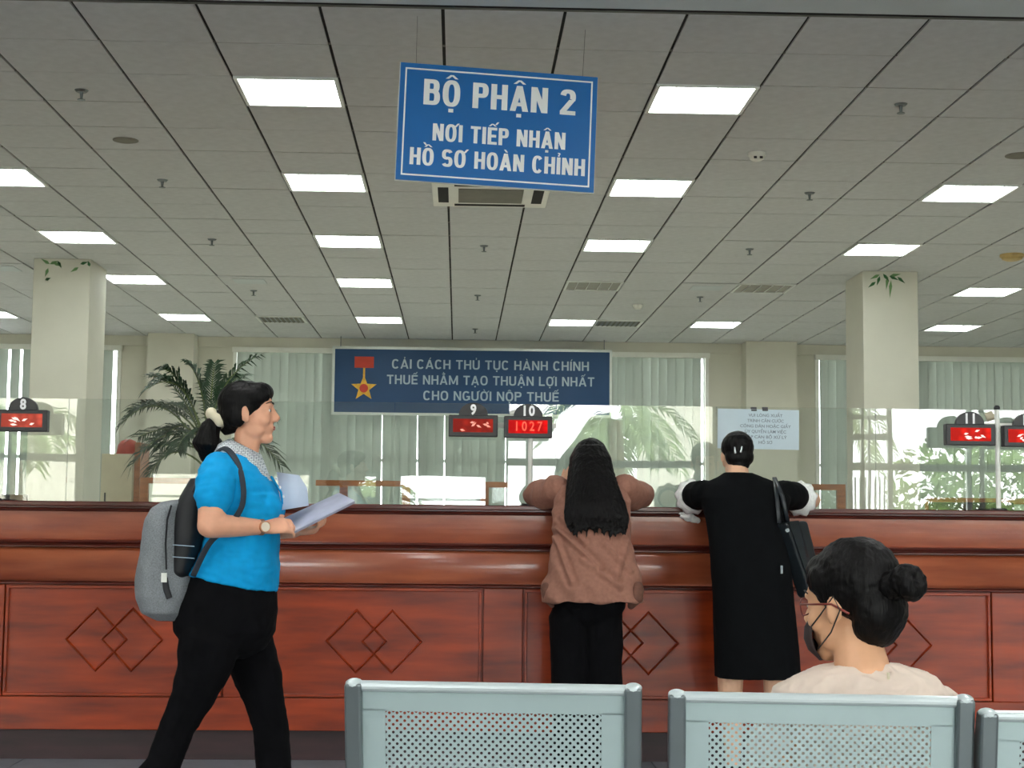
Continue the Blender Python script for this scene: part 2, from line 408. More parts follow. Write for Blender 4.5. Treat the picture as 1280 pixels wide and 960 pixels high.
# windows with vertical blinds, every slat a part
slat=MB().box(-.064,.064,-.0012,.0012,-(ztop-zbot)/2,(ztop-zbot)/2-.02).mesh('slat'); slat.materials.append(m_blind)
GAPS={2:[(483,9),(526,8),(560,7)]}
for n,(a,b,_) in enumerate(wins):
    r=sroot('window_%d'%(n+1),((a+b)/2,Y,0)); cx=(a+b)/2; hw=(b-a)/2
    f=MB()
    f.box(-hw,hw,.04,.1,zbot,zbot+.05).box(-hw,hw,.04,.1,ztop-.05,ztop)
    nm=max(2,int((b-a)/1.2))
    for q in range(nm+1):
        x=-hw+.025+(2*hw-.05)*q/nm; f.box(x-.025,x+.025,.04,.1,zbot,ztop)
    f.box(-hw,hw,.05,.09,1.95,2.0)
    obj('window_frame',f,m_frame,r)
    obj('pane',MB().box(-hw,hw,.066,.072,zbot,ztop),m_wg,r)
    obj('headrail',MB().box(-hw-.03,hw+.03,-.07,-.01,ztop-.05,ztop+.02),m_white,r)
    c=MB().box(-hw-.02,-hw+.03,-.03,.03,zbot,ztop).box(hw-.03,hw+.02,-.03,.03,zbot,ztop); obj('window_trim',c,m_white,r)
    x=-hw+.10; k=0
    while x<hw-.06:
        o=bpy.data.objects.new('slat',slat); COL.objects.link(o); o.parent=r
        ang=random.uniform(-.16,.16)+.18
        px=572+(x+cx)*FPX/Y
        tilt=0
        if n==1 and (abs(px-483)<7 or abs(px-526)<7 or abs(px-560)<7 or abs(px-640)<7): tilt=random.choice((.012,.016)); x+=.02
        if n==0 and abs(px-20)<40: x+=.045; ang=.55
        if n==2: ang=random.uniform(.05,.2)
        o.location=(x,-.035+(k%2)*.004,(ztop+zbot)/2); o.rotation_euler=(0,-tilt,ang); x+=.118; k+=1
# side walls and front wall (behind the camera), with the glazed openings the counter glass mirrors
struct('wall_left',MB().box(XL-.2,XL,FRY,FARY+.2,0,CZ+.2),m_wall)
struct('wall_right',MB().box(XR,XR+.2,FRY,FARY+.2,0,CZ+.2),m_wall)
OPEN=[(-9.2,-4.63,.9,3.0),(-3.81,-2.91,.95,1.74),(-2.31,-1.78,.95,1.74),(-1.35,-.95,.95,1.74),(-.76,.40,.95,1.74),(.56,3.22,.02,3.0),(4.86,9.4,.6,3.0)]
mb=MB(); cur=XL
for a,b,z0,z1 in OPEN:
    mb.box(cur,a,FRY-.2,FRY,0,CZ+.2); mb.box(a,b,FRY-.2,FRY,z1,CZ+.2)
    if z0>.05: mb.box(a,b,FRY-.2,FRY,0,z0)
    cur=b
mb.box(cur,XR,FRY-.2,FRY,0,CZ+.2)
struct('wall_front',mb,m_wall2)
for n,(a,b,z0,z1) in enumerate(OPEN):
    r=sroot('window_%d'%(n+4),((a+b)/2,FRY-.1,0)); hw=(b-a)/2; f=MB()
    f.box(-hw,hw,-.03,.03,z0,z0+.05).box(-hw,hw,-.03,.03,z1-.05,z1)
    q=max(1,round((b-a)/1.3))
    if n==5: q=1
    for i in range(q+1):
        x=-hw+.03+(2*hw-.06)*i/q; f.box(x-.03,x+.03,-.03,.03,z0,z1)
    if z1>2: f.box(-hw,hw,-.03,.03,1.83,1.92)
    else: f.box(-hw,hw,-.02,.02,1.40,1.43)
    if n==6:
        for (u0,u1) in ((.16,.20),(.25,.28),(.50,.56)): f.box(-hw+u0,-hw+u1,-.03,.03,z0,z1)
        f.box(-hw,-hw+.56,-.03,.03,2.20,2.28); f.box(-hw,-hw+.56,-.03,.03,2.46,2.52)
        for u in range(9): f.box(-hw+.03+.06*u,-hw+.045+.06*u,-.02,.02,1.0,1.75)
    obj('window_frame',f,m_frame,r); obj('pane',MB().box(-hw,hw,-.004,.004,z0,z1),m_wg,r)
    portal('portal',(a+b)/2,FRY-.25,(z0+z1)/2,b-a,z1-z0,PI/2)
for a,b,_ in wins: portal('portal',(a+b)/2,Y+.25,(ztop+zbot)/2,b-a,ztop-zbot,-PI/2)
# columns
def leaf_pts(mb,c,l,wd,ang,y):
    ca,sa=math.cos(ang),math.sin(ang)
    P=[(0,0),(l*.35,wd),(l,0),(l*.35,-wd)]
    vs=[V((c[0]+p[0]*ca-p[1]*sa,yy,c[1]+p[0]*sa+p[1]*ca)) for yy in (y,y-.003) for p in P]
    mb.add(vs,[(0,1,2,3),(7,6,5,4),(0,4,5,1),(1,5,6,2),(2,6,7,3),(3,7,4,0)])
m_bam=mat('bamboo_green',(110,150,96),.7,var=.15); m_bamd=mat('bamboo_dark',(50,100,56),.7,var=.15)
for nm,x0,x1,px0 in (('column_left',-4.16,-3.61,0),('column_right',3.985,4.535,1)):
    c=obj(nm,MB().box(x0,x1,15.32,16.02,0,CZ-.0005),m_wall,bevel=.006); c['kind']='structure'; c.name='trim_%d'%(5+px0)
    mb=MB(); md=MB(); 
    if px0==0:
        for (px,py,l,a) in [(62,330,.10,2.6),(62,330,.09,.4),(60,335,.09,4.4),(66,328,.1,-.4),(98,334,.09,3.7),(100,330,.08,.3),(72,326,.08,5.2),(56,350,.06,.4),(112,333,.06,1.9)]:
            p=W(px,py,15.31); leaf_pts(mb if l>.08 else md,(p.x,p.z),l,.016,a,15.318)
    else:
        for (px,py,l,a) in [(1110,345,.14,-1.7),(1112,345,.1,-.4),(1112,345,.12,.2),(1100,343,.11,3.6),(1100,345,.1,4.4),(1095,352,.1,3.8),(1114,350,.18,-1.65),(1104,342,.1,-.9),(1122,346,.1,-.7)]:
            p=W(px,py,15.31); leaf_pts(mb if l>.1 else md,(p.x,p.z),l,.016,a,15.318)
    obj('bamboo_painting',mb,m_bam,c); obj('bamboo_leaves',md,m_bamd,c)

# ================================================================ CEILING FITTINGS
def make_light(lit):
    t=bpy.data.objects.new('ceiling_light',None); COL.objects.link(t); t['category']='ceiling light'
    a,b=GXP/2-.006,GYP/2-.004
    f=MB().box(-a,a,-b,-b+.022,-.012,.01).box(-a,a,b-.022,b,-.012,.01).box(-a,-a+.022,-b+.022,b-.022,-.012,.01).box(a-.022,a,-b+.022,b-.022,-.012,.01)
    obj('light_frame',f,m_metalw,t)
    obj('diffuser',MB().box(-a+.022,a-.022,-b+.022,b-.022,.0,.006),m_diff if lit else m_off,t)
    for k in range(4):
        x=-a+.12*(k+1)+.0; obj('louver_blade',MB().prism([(-b+.022,-.003),(-b+.06,-.014),(b-.06,-.014),(b-.022,-.003)],x-.002,x+.002),m_metalw,t)
    return t
gl_lab={(-2,1):'large lit square ceiling light nearest the hanging sign, on its left',(-2,5):'second lit ceiling light going back in the row left of the hanging sign',(-2,9):'third lit ceiling light going back in the row left of the hanging sign',(-2,13):'fourth lit ceiling light going back in the row left of the hanging sign',(-2,18):'small lit ceiling light above the left end of the navy banner',
(2,1):'large lit square ceiling light nearest the hanging sign, on its right',(2,5):'second lit ceiling light going back in the row right of the hanging sign',(2,9):'third lit ceiling light going back in the row right of the hanging sign',(2,18):'small lit ceiling light above the right end of the navy banner',
(6,5):'big lit ceiling light at the right edge, nearest of the right-hand row',(6,9):'lit ceiling light just above the bamboo-painted right column',(5,18):'small lit ceiling light at the back between banner and right column',(10,18):'small lit ceiling light right of the right column',
(-6,5):'lit ceiling light cut by the left edge of the view',(-6,9):'lit ceiling light above and left of the left column top',(-6,13):'lit ceiling light touching the right side of the left column top',(-6,18):'small lit ceiling light above the potted palm',(-10,18):'tiny lit ceiling light at the far left edge behind the left column',
(9,13):'lit ceiling light cut by the right edge, right of the right column'}
pl=make_light(True); po=make_light(False); first=True
for (i,j) in LIGHTS+OFFL:
    lit=(i,j) not in OFFL
    loc=(gx(i)+GXP/2,gy(j)+GYP/2,CZ)
    lab=gl_lab.get((i,j),'lit ceiling light outside the view, in the far side rows') if lit else ('unlit grey ceiling light in the row right of the hanging sign' if i==2 else 'unlit ceiling light left of the right column with one bright corner')
    src=pl if lit else po
    if (i,j)==LIGHTS[0] or (i,j)==OFFL[0]:
        src.location=loc; src['label']=lab; r=src
    else: r=dup(src,loc,lab)
    r['group']='square ceiling lights in the grid'
for x_ in (-4.6,-1.2,2.2,5.6):  # unseen fill lights, added to brighten the foreground
    for y_ in (-.8,2.2,5.2):
        r=dup(pl,(x_,y_,CZ-.024),'added unseen ceiling light that brightens the lobby foreground')
        for c_ in r.children:
            if c_.name.startswith('diffuser'):
                if 'lob' not in globals(): lob=c_.data.copy(); lob.materials.clear(); lob.materials.append(mat('lobby_fill_diffuser',(248,255,250),.5,var=0,emit=(252,252,250),estr=17))
                c_.data=lob; r['group']='added lobby fill lights outside the view'
# air-conditioning cassettes
def cassette(i,j,label,big=True):
    x,y=gx(i)+ (GXP if big else GXP/2),gy(j)+GYP/2
    s=.445 if big else .30
    t=thing('air_conditioner',label,'air conditioner',(x,y,CZ),0,'ceiling cassette units')
    obj('casing',MB().box(-s,s,-s,s,-.035 if big else -.008,-.0005),m_white if big else m_tile,t,bevel=.01)
    obj('intake_grille',MB().box(-s*.55,s*.55,-s*.55,s*.55,-.043 if big else -.012,-.036 if big else -.0085),m_grid if big else m_soffit,t)
    if not big: return t
    for (a,b,c,d) in ((-s*.62,s*.62,-s*.9,-s*.72),(-s*.62,s*.62,s*.72,s*.9),(-s*.9,-s*.72,-s*.62,s*.62),(s*.72,s*.9,-s*.62,s*.62)):
        obj('air_slot',MB().box(a,b,c,d,-.0362,-.034),m_dark,t)
    return t
cp=W(608,250,12.3)
c=cassette(0,6,'white ceiling air conditioner just behind the hanging blue sign'); c.location=(.22,11.84,CZ)
c=cassette(-4,13,'flush ceiling air vent panel between palm and left ceiling lights',False)
c=cassette(5,13,'flush ceiling air vent panel left of the right column',False); c.location=(gx(4)+GXP/2,gy(13)+GYP/2,CZ)
c=cassette(-8,12,'flush ceiling air vent panel left of the left column top',False)
def grille(px,py,label):
    p=WZ(px,py,CZ); t=thing('ceiling_vent',label,'vent',(p.x,p.y,CZ),0,'slatted ceiling vents')
    obj('vent_frame',MB().box(-.3,.3,-.3,-.27,-.012,.004).box(-.3,.3,.27,.3,-.012,.004).box(-.3,-.27,-.27,.27,-.012,.004).box(.27,.3,-.27,.27,-.012,.004),m_metalw,t)
    obj('backing',MB().box(-.27,.27,-.27,.27,-.002,.002),m_side,t)
    for k in range(9):
        x=-.24+.06*k; obj('vent_slat',MB().add([V((x,-.27,-.012)),V((x+.03,-.27,-.003)),V((x+.03,.27,-.003)),V((x,.27,-.012)),V((x,-.27,-.01)),V((x+.03,-.27,-.001)),V((x+.03,.27,-.001)),V((x,.27,-.01))],[(0,1,2,3),(7,6,5,4),(0,4,5,1),(1,5,6,2),(2,6,7,3),(3,7,4,0)]),m_grid,t)
grille(352,399,'slatted air vent in the ceiling above the left window'); grille(772,404,'slatted air vent in the ceiling right of the banner')
# sprinklers
sp=bpy.data.objects.new('sprinkler',None); COL.objects.link(sp); sp['category']='sprinkler'; sp['group']='ceiling sprinklers'
obj('escutcheon',MB().tube([(0,0,.001),(0,0,-.012)],[.042,.03],14),m_side,sp)
obj('sprinkler_head',MB().tube([(0,0,-.01),(0,0,-.045),(0,0,-.055),(0,0,-.057)],[.012,.008,.008,.006],8).tube([(0,0,-.055),(0,0,-.059)],[.024,.024],10),m_side,sp)
SPR=[(102,113,'ceiling sprinkler nearest the top left corner of the view'),(203,225,'ceiling sprinkler left of the second left ceiling light'),(265,299,'ceiling sprinkler below and left of the third left light'),(605,307,'ceiling sprinkler in the middle below the hanging sign'),(1126,130,'ceiling sprinkler nearest the top right corner of the view'),(1012,241,'ceiling sprinkler below the smoke detector on the right'),(937,311,'ceiling sprinkler left of the light over the right column'),(597,369,'ceiling sprinkler in the middle, well behind the sign'),(594,411,'tiny ceiling sprinkler just above the banner'),(317,363,'tiny ceiling sprinkler above the left window'),(875,371,'tiny ceiling sprinkler above the right small light')]
for k,(px,py,lab) in enumerate(SPR):
    p=WZ(px,py,CZ)
    if k==0: sp.location=p; sp['label']=lab
    else: dup(sp,p,lab)
def disc(px,py,name,label,cat,r,h,m,dome=True):
    p=WZ(px,py,CZ); t=thing(name,label,cat,p)
    obj('base',MB().tube([(0,0,.0),(0,0,-h*.4)],[r,r],20),m,t,smooth=False)
    obj('cover',MB().tube([(0,0,-h*.4),(0,0,-h*.8),(0,0,-h)],[r*.92,r*.8,r*.5],20),m,t)
    return t
t=disc(946,191,'smoke_detector','white smoke detector on the ceiling right of the hanging sign','smoke detector',.06,.055,m_white)
obj('sensor_slot',MB().box(-.03,-.01,-.056,-.05,-.05,-.035).box(.01,.03,-.056,-.05,-.05,-.035),m_black,t)
disc(797,381,'smoke_detector','tiny white smoke detector above the banner right end','smoke detector',.06,.05,m_white)
disc(157,175,'ceiling_speaker','round flush ceiling speaker at the left of the view','speaker',.085,.012,m_grid)
disc(1275,194,'ceiling_speaker','round flush ceiling speaker at the right edge of the view','speaker',.10,.012,m_grid)
m_yel=mat('yellowed_plastic',(196,170,110),.5)
disc(1265,318,'smoke_detector','yellowed smoke detector near the right edge of the view','smoke detector',.11,.06,m_yel)

# ================================================================ HANGING SIGN
sg=thing('hanging_sign','large blue hanging sign with white lettering over the counter','sign',W(622,160,7.7),0)
sg.rotation_euler=(0,.030,.10)
SW,SH=.992,.590
obj('board',MB().box(-SW/2,SW/2,-.008,.008,-SH/2,SH/2),m_blue,sg)
obj('back_board',MB().box(-SW/2-.004,SW/2+.004,.004,.014,-SH/2-.004,SH/2+.004),m_frame,sg)
b=MB(); a,h,q=SW/2-.024,SH/2-.024,.008
b.box(-a,a,-.0095,-.0082,h-q,h).box(-a,a,-.0095,-.0082,-h,-h+q).box(-a,-a+q,-.0095,-.0082,-h+q,h-q).box(a-q,a,-.0095,-.0082,-h+q,h-q)
obj('white_border',b,m_lets,sg)
K=SW/253
for body,px,py,wd,ht in (('BỘ PHẬN 2',624.5,121,195,33),('NƠI TIẾP NHẬN',625.5,172,170,22),('HỒ SƠ HOÀN CHỈNH',625,204.5,224,22)):
    block_text(body,wd*K,ht*K,m_lets,sg,((px-623)*K,-.0085,-(py-160.5)*K),Wd=.50,T=.175,B=.16,gap=.075)
for s in (-1,1):
    obj('wire',MB().tube([(s*.42,0,SH/2),(s*.425,0,CZ-sg.location.z-.02)],.0012,6),m_side,sg)

# ================================================================ BANNER
BY=21.55
p0=W(419,436,BY); p1=W(762,441,BY); q0=W(419,515,BY)
bw=p1.x-p0.x; bh=p0.z-q0.z
bn=thing('banner','long navy banner with medal and silver lettering on the far window','banner',((p0.x+p1.x)/2,BY,p0.z-bh/2))
obj('board',MB().box(-bw/2,bw/2,-.01,.01,-bh/2,bh/2),m_navy,bn)
q=.035; obj('frame',MB().box(-bw/2-q,bw/2+q,-.02,.012,bh/2,bh/2+q).box(-bw/2-q,bw/2+q,-.02,.012,-bh/2-q,-bh/2).box(-bw/2-q,-bw/2,-.02,.012,-bh/2,bh/2).box(bw/2,bw/2+q,-.02,.012,-bh/2,bh/2),m_frame,bn)
KB=bw/343
for body,px,py,wd in (('CẢI CÁCH THỦ TỤC HÀNH CHÍNH',613,456,246),('THUẾ NHẰM TẠO THUẬN LỢI NHẤT',613.5,475.5,259),('CHO NGƯỜI NỘP THUẾ',614,495,169)):
    block_text(body,wd*KB,11.5*KB,m_letg,bn,((px-590.5)*KB,-.011,-(py-477.5)*KB),Wd=.74,T=.18,B=.16,gap=.14,space=.42)
mx,mz=(455.5-590.5)*KB,0
def star(mb,cx,cz,r,r2,y0,y1):
    pts=[(cx+(r if k%2==0 else r2)*math.sin(k*PI/5),cz+(r if k%2==0 else r2)*math.cos(k*PI/5)) for k in range(10)]
    mb.prism(pts,y0,y1,'y'); return mb
obj('medal_bar',MB().box(mx-12*KB,mx+12*KB,-.02,-.011,16*KB,30*KB),m_red,bn)
obj('medal_ribbon',MB().box(mx-1.2*KB,mx+1.2*KB,-.02,-.011,4*KB,16*KB),m_gold,bn)
obj('medal_star',star(MB(),mx,-9.5*KB,16.5*KB,7*KB,-.022,-.011),m_gold,bn)
obj('medal_centre',MB().tube([(mx,-.022,-9.5*KB),(mx,-.026,-9.5*KB)],[5.5*KB,5*KB],12),m_red,bn)
for s in (-1,1): obj('hanging_cord',MB().tube([(s*bw*.48,0,bh/2),(s*bw*.48,0,CZ-bn.location.z-.001)],.006,6),m_side,bn)

# ================================================================ COUNTER
CY0=7.64; CX0,CX1=-4.7,5.2
ctr=thing('service_counter','long red-brown wooden service counter with diamond-carved panels','counter',(0,CY0,0))
obj('plinth',MB().box(CX0,CX1,.06,.7,0,.146),m_plinth,ctr)
obj('carcass',MB().box(CX0,CX1,.03,.72,.146,1.18),m_wood,ctr)
obj('base_rail',MB().box(CX0,CX1,.0,.03,.146,.300),m_wood,ctr,bevel=.003)
def ext(name,prof,m): return obj(name,MB().prism(prof,CX0,CX1),m,ctr)
arc=lambda y0,z0,y1,z1,bul,n=7:[(y0+(y1-y0)*k/n-bul*math.sin(PI*k/n),z0+(z1-z0)*k/n) for k in range(n+1)]
ext('lower_moulding',[(.03,.845)]+arc(.004,.845,-.004,.828,.008,4)+[(.03,.828)],m_woodd)
ext('ogee_band',[(.03,.847)]+arc(-.004,.847,-.002,1.004,.014,10)+[(.03,1.004)],m_woodf).data.shade_smooth()
ext('middle_moulding',[(.03,1.006)]+arc(-.014,1.006,-.014,1.018,.006,3)+[(-.004,1.022)]+arc(-.006,1.026,-.010,1.040,.008,4)+[(.03,1.04)],m_woodd)
ext('frieze',[(.03,1.042),(-.002,1.042)]+arc(.004,1.046,-.012,1.178,.004,6)+[(.03,1.178)],m_woodf)
ext('cornice',[(.03,1.178)]+arc(-.022,1.178,-.028,1.193,.006,3)+[(-.034,1.196),(-.034,1.202),(.03,1.202)],m_woodd)
obj('countertop',MB().box(CX0,CX1,-.05,.74,1.202,1.226),m_woodd,ctr,bevel=.005)
PER=1.238; PC=-1.632
for k in range(-2,6):
    cx=PC+PER*k
    if cx<CX0+.5 or cx>CX1-.5: continue
    st=cx+PER/2
    obj('stile',MB().box(st-.095,st+.095,.0,.03,.300,.828),m_wood,ctr,bevel=.004)
    pn=obj('panel',MB().box(cx-.52,cx+.52,.012,.03,.318,.826),m_wood,ctr)
    fr=MB(); a=.516; z0,z1=.305,.824
    for (x0,x1,za,zb) in ((-a,a,z0,z0+.014),(-a,a,z1-.014,z1),(-a,-a+.014,z0+.014,z1-.014),(a-.014,a,z0+.014,z1-.014)): fr.box(cx+x0,cx+x1,-.006,.014,za,zb)
    obj('panel_moulding',fr,m_wood,pn,bevel=.003)
    zc=(797 and .570)
    for dx in (-.085,.085):
        dm=MB(); hw,hh,t=.150,.155,.011
        pts=[V((hw,0)),V((0,hh)),V((-hw,0)),V((0,-hh))]
        for e in range(4):
            A,B=pts[e],pts[(e+1)%4]; d=(B-A).normalized(); nn=V((-d.y,d.x))
            c=[A+nn*0,B+nn*0,B*(1-t*1.4/hw),A*(1-t*1.4/hw)]
            yo=.012; yi=-.001 if dx<0 else -.002
            vs=[V((cx+dx+p.x,yo,zc+p.y)) for p in c]
            mid0=(c[0]+c[3])/2; mid1=(c[1]+c[2])/2
            vs+=[V((cx+dx+mid0.x,yi,zc+mid0.y)),V((cx+dx+mid1.x,yi,zc+mid1.y))]
            dm.add(vs,[(0,1,5,4),(3,4,5,2),(0,3,2,1),(0,4,3),(1,2,5)])
        obj('diamond_moulding',dm,m_wood,pn)

# ---- glass screen on the counter
JO=[.493+.817*k for k in range(-6,6)]
for k in range(len(JO)-1):
    a,b=JO[k]+.0015,JO[k+1]-.0015
    z0,z1=1.2265,1.742
    hole = {6:(.58,1.505),7:None}.get(k)
    hx=None
    if k==6: hx=.576
    holes=[]
    bm=bmesh.new()
    if not holes:
        me=MB().box(a,b,GY-.004,GY+.004,z0,z1).mesh('glass_panel')
    else:
        # outline with two egg-shaped speaking holes, bridged as vertical strips
        mb=MB(); segs=[a]
        def strip(xa,xb,zl,zh): mb.box(xa,xb,GY-.004,GY+.004,zl,zh)
        cur=a
        for hx,hr in holes:
            strip(cur,hx-hr,z0,z1)
            n=14
            for q in range(n):
                xa=hx-hr*math.cos(PI*q/n); xb=hx-hr*math.cos(PI*(q+1)/n)
                ya=hr*math.sin(PI*q/n); yb=hr*math.sin(PI*(q+1)/n)
                ct=1.485; vt=[]
                for (zz0a,zz0b,zz1a,zz1b) in ((ct+ya,ct+yb,z1,z1),(z0,z0,ct-ya*1.5,ct-yb*1.5)):
                    vs=[V((xa,GY-.004,zz0a)),V((xb,GY-.004,zz0b)),V((xb,GY-.004,zz1b)),V((xa,GY-.004,zz1a)),V((xa,GY+.004,zz0a)),V((xb,GY+.004,zz0b)),V((xb,GY+.004,zz1b)),V((xa,GY+.004,zz1a))]
                    mb.add(vs,[(0,1,2,3),(7,6,5,4)])
            cur=hx+hr
        strip(cur,b,z0,z1)
        me=mb.mesh('glass_panel')
    me.materials.append(m_gp)
    o=obj('glass_panel',me,None,None)
    tag(o,'clear glass screen panel standing on the counter, behind the two people waiting' if k==6 else 'clear glass screen panel standing on the wooden counter','glass screen','glass panels on the counter')
    lab={3:'clear glass screen panel on the counter behind the palm side, far left',4:'clear glass screen panel on the counter behind the woman in blue',5:'clear glass screen panel on the counter below the banner',7:'clear glass screen panel on the counter with the paper notice clipped on',8:'clear glass screen panel on the counter below the right column',9:'clear glass screen panel at the right edge of the view'}.get(k)
    if lab: o['label']=lab
m_gedge=mat('glass_edge',(120,150,138),.3,var=.02)

# ---- ticket number displays on poles
def led(color,strength,name):
    m=bpy.data.materials.new(name); m.use_nodes=True; N=m.node_tree.nodes; L=m.node_tree.links; b=N['Principled BSDF']
    tc=N.new('ShaderNodeTexCoord'); nz=N.new('ShaderNodeTexVoronoi'); nz.inputs['Scale'].default_value=26
    cr=N.new('ShaderNodeValToRGB'); cr.color_ramp.elements[0].color=(*lin(color),1); cr.color_ramp.elements[1].color=(*[v*.45 for v in lin(color)],1); cr.color_ramp.elements[1].position=.6
    L.new(tc.outputs['Object'],nz.inputs['Vector']); L.new(nz.outputs['Distance'],cr.inputs[0]); L.new(cr.outputs[0],b.inputs['Emission Color']); b.inputs['Base Color'].default_value=(.05,.01,.01,1)
    b.inputs['Emission Strength'].default_value=strength; b.inputs['Roughness'].default_value=.7; b.inputs['Specular IOR Level'].default_value=.1
    return m
def display(px0,px1,py0,py1,num,m_s,label,txt=None,seed=0,tcol=None):
    Yd=7.80
    A=W(px0,py0,Yd); B=W(px1,py1,Yd); wd=B.x-A.x; ht=.107; cx=(A.x+B.x)/2; cz=(A.z+B.z)/2
    t=thing('number_display',label,'display',(cx,Yd,cz),0,'queue number displays on the counter')
    obj('housing',MB().box(-wd/2,wd/2,-.022,.03,-ht/2,ht/2),m_black,t,bevel=.004)
    obj('led_screen',MB().box(-wd/2+.022,wd/2-.024,-.0235,-.021,-.032,.034),m_s,t)
    n=18; pts=[(.072*math.cos(PI*k/n),ht/2+.062*math.sin(PI*k/n)) for k in range(n+1)]
    d=obj('number_dome',MB().prism(pts,-.012,.012,'y'),m_black,t)
    for q_,ch in enumerate(num): text(ch,.068,m_lets,t,(((q_-(len(num)-1)/2)*.036),-.013,ht/2+.025),bold=.04,ext=.0008,sx=.85,name='digit')
    if txt:
        for q_,ch in enumerate(txt): text(ch,.066,tcol,t,((q_-1.5)*.038,-.0245,.001),bold=.01,ext=.0006,sx=.8,name='led_digit')
    else:
        rr=random.Random(seed)
        for k in range(7):
            mb=MB()
            x=rr.uniform(-.07,.07); z=rr.uniform(-.02,.02); l=rr.uniform(.015,.04); an=rr.uniform(-.7,.7)
            leaf=[(0,0),(l*.4,.006),(l,0),(l*.4,-.006)]; ca,sa=math.cos(an),math.sin(an)
            vs=[V((x+p[0]*ca-p[1]*sa,yy,z+p[0]*sa+p[1]*ca)) for yy in (-.0238,-.0246) for p in leaf]
            mb.add(vs,[(0,1,2,3),(7,6,5,4),(0,4,5,1),(1,5,6,2),(2,6,7,3),(3,7,4,0)])
            obj('lit_segment',mb,tcol,t)
    return t
s8=led((215,90,70),.7,'led_pale'); s9=led((190,44,26),.5,'led_dim'); s10=led((225,0,0),.8,'led_red'); s11=led((225,30,14),.8,'led_orange')
tw=mat('led_glow_white',(200,150,140),.5,emit=(255,225,215),estr=.6); tr_=mat('led_glow_rose',(230,150,130),.3,emit=(230,140,120),estr=.3); tb=mat('led_glow_red',(255,60,30),.3,emit=(255,70,40),estr=.6)
display(-2,60,514,538,'8',s8,'dark queue display numbered 8 at the left edge of the counter',seed=1,tcol=tw)
display(561,622,519,546,'9',s9,'dark queue display numbered 9 with dim red screen',seed=2,tcol=tr_)
display(630,690,521,547,'10',s10,'dark queue display numbered 10 with bright red digits',txt='1027',tcol=tb)
display(1181,1243,531,556,'11',s11,'dark queue display numbered 11 near the right edge',seed=3,tcol=tw)
display(1253,1315,533,558,'12',s11,'dark queue display cut by the right edge of the view',seed=4,tcol=tw)
def pole(px,label):
    x=W(px,560,7.83).x; zt=W(px,510,7.83).z
    t=thing('display_pole',label,'pole',(x,7.83,1.226),0,'white poles carrying the queue displays')
    obj('tube',MB().tube([(0,0,.01),(0,0,zt-1.226)],.0125,14),m_pole,t,smooth=False)
    obj('base_plate',MB().tube([(0,0,0),(0,0,.012)],[.045,.04],18),m_black,t)
    obj('cap',MB().ell((0,0,zt-1.226),(.016,.016,.014)),m_black,t,smooth=True)
    obj('bracket',MB().box(-.17,.13,.014,.022,zt-1.226-.10,zt-1.226-.075),m_pole,t)
pole(663,'white pole between the queue displays 9 and 10'); pole(1247,'white pole right of the queue display 11'); pole(-6,'white pole at the left edge beside queue display 8')
# webcam-like white fitting on top of the middle pole
t=thing('small_camera','small white camera clamped on the pole between displays 9 and 10','camera',W(643,518,7.9))
obj('camera_body',MB().tube([(-.02,0,0),(.03,-.01,.012)],[.016,.018],14),m_white,t); obj('clamp',MB().box(.02,.085,-.004,.004,.008,.02),m_white,t)
t=thing('small_camera','small cream camera clamped on the pole right of display 11','camera',W(1236,522,7.9))
obj('camera_body',MB().tube([(-.015,0,0),(.02,-.01,.012)],[.022,.024],14),m_cream,t); obj('clamp',MB().box(.015,.045,-.004,.004,.008,.02),m_cream,t)
# ---- notice
A=W(897,511,GY-.012); B=W(999,562,GY-.012)
nw=B.x-A.x; nh=A.z-B.z
nt=thing('paper_notice','pale blue printed paper notice clipped to the top of the glass','notice',((A.x+B.x)/2,GY-.010,(A.z+B.z)/2)); nt.rotation_euler=(0,.01,0)
m_note=mat('notice_paper',(226,240,247),.6,var=.02,trans=.3); m_ink=mat('grey_ink',(132,148,160),.7)
obj('sheet',MB().box(-nw/2,nw/2,-.001,.0005,-nh/2,nh/2),m_note,nt)
for k,(s,wd) in enumerate((('VUI LÒNG XUẤT',43),('TRÌNH CĂN CƯỚC',46),('CÔNG DÂN HOẶC GIẤY',64),('ỦY QUYỀN LÀM VIỆC',52),('GẶP CÁN BỘ XỬ LÝ',54),('HỒ SƠ',17))):
    fit_text(s,wd/247.3,3.6/247.3,m_ink,nt,((957-948)/247.3,-.002,(536.5-519-6.8*k)/247.3),bold=.004,ext=.0003)
for px in (942,956):
    p=W(px,511,GY); o=obj('binder_clip',MB().prism([(-.011,-.012),(.011,-.012),(.006,.008),(-.006,.008)],-.014,.014),m_black,None); o.location=(p.x,GY-.002,p.z)
    tag(o,'black binder clip holding the notice, %s one'%('left' if px==942 else 'right'),'clip')

# ================================================================ BACK OFFICE
def partition(px0,px1,py,Yp,posts,label,h2=None):
    A=W(px0,py,Yp); B=W(px1,py,Yp); t=thing('glazed_partition',label,'partition',(A.x,Yp,0),0)
    wd=B.x-A.x; zt=A.z
    obj('top_rail',MB().box(0,wd,-.02,.02,zt-.045,zt),m_owood,t); obj('bottom_rail',MB().box(0,wd,-.02,.02,.75,.82),m_owood,t)
    obj('lower_panel',MB().box(0,wd,-.01,.01,.02,.75),m_owood,t)
    xs=[W(p,py,Yp).x-A.x for p in posts]
    for x in xs: obj('post',MB().box(x-.032,x+.032,-.022,.022,0,zt-.045),m_owood,t)
    obj('pane',MB().box(.02,wd-.02,-.003,.003,.82,zt-.045),m_wg,t)
partition(176,275,597,12.5,(181,250),'orange wooden glazed partition under the potted palm')
partition(395,640,600,12.6,(430,508,606),'orange wooden glazed partition below the banner')
partition(1003,1056,605,12.0,(1051,),'orange wooden glazed partition left of the right column')
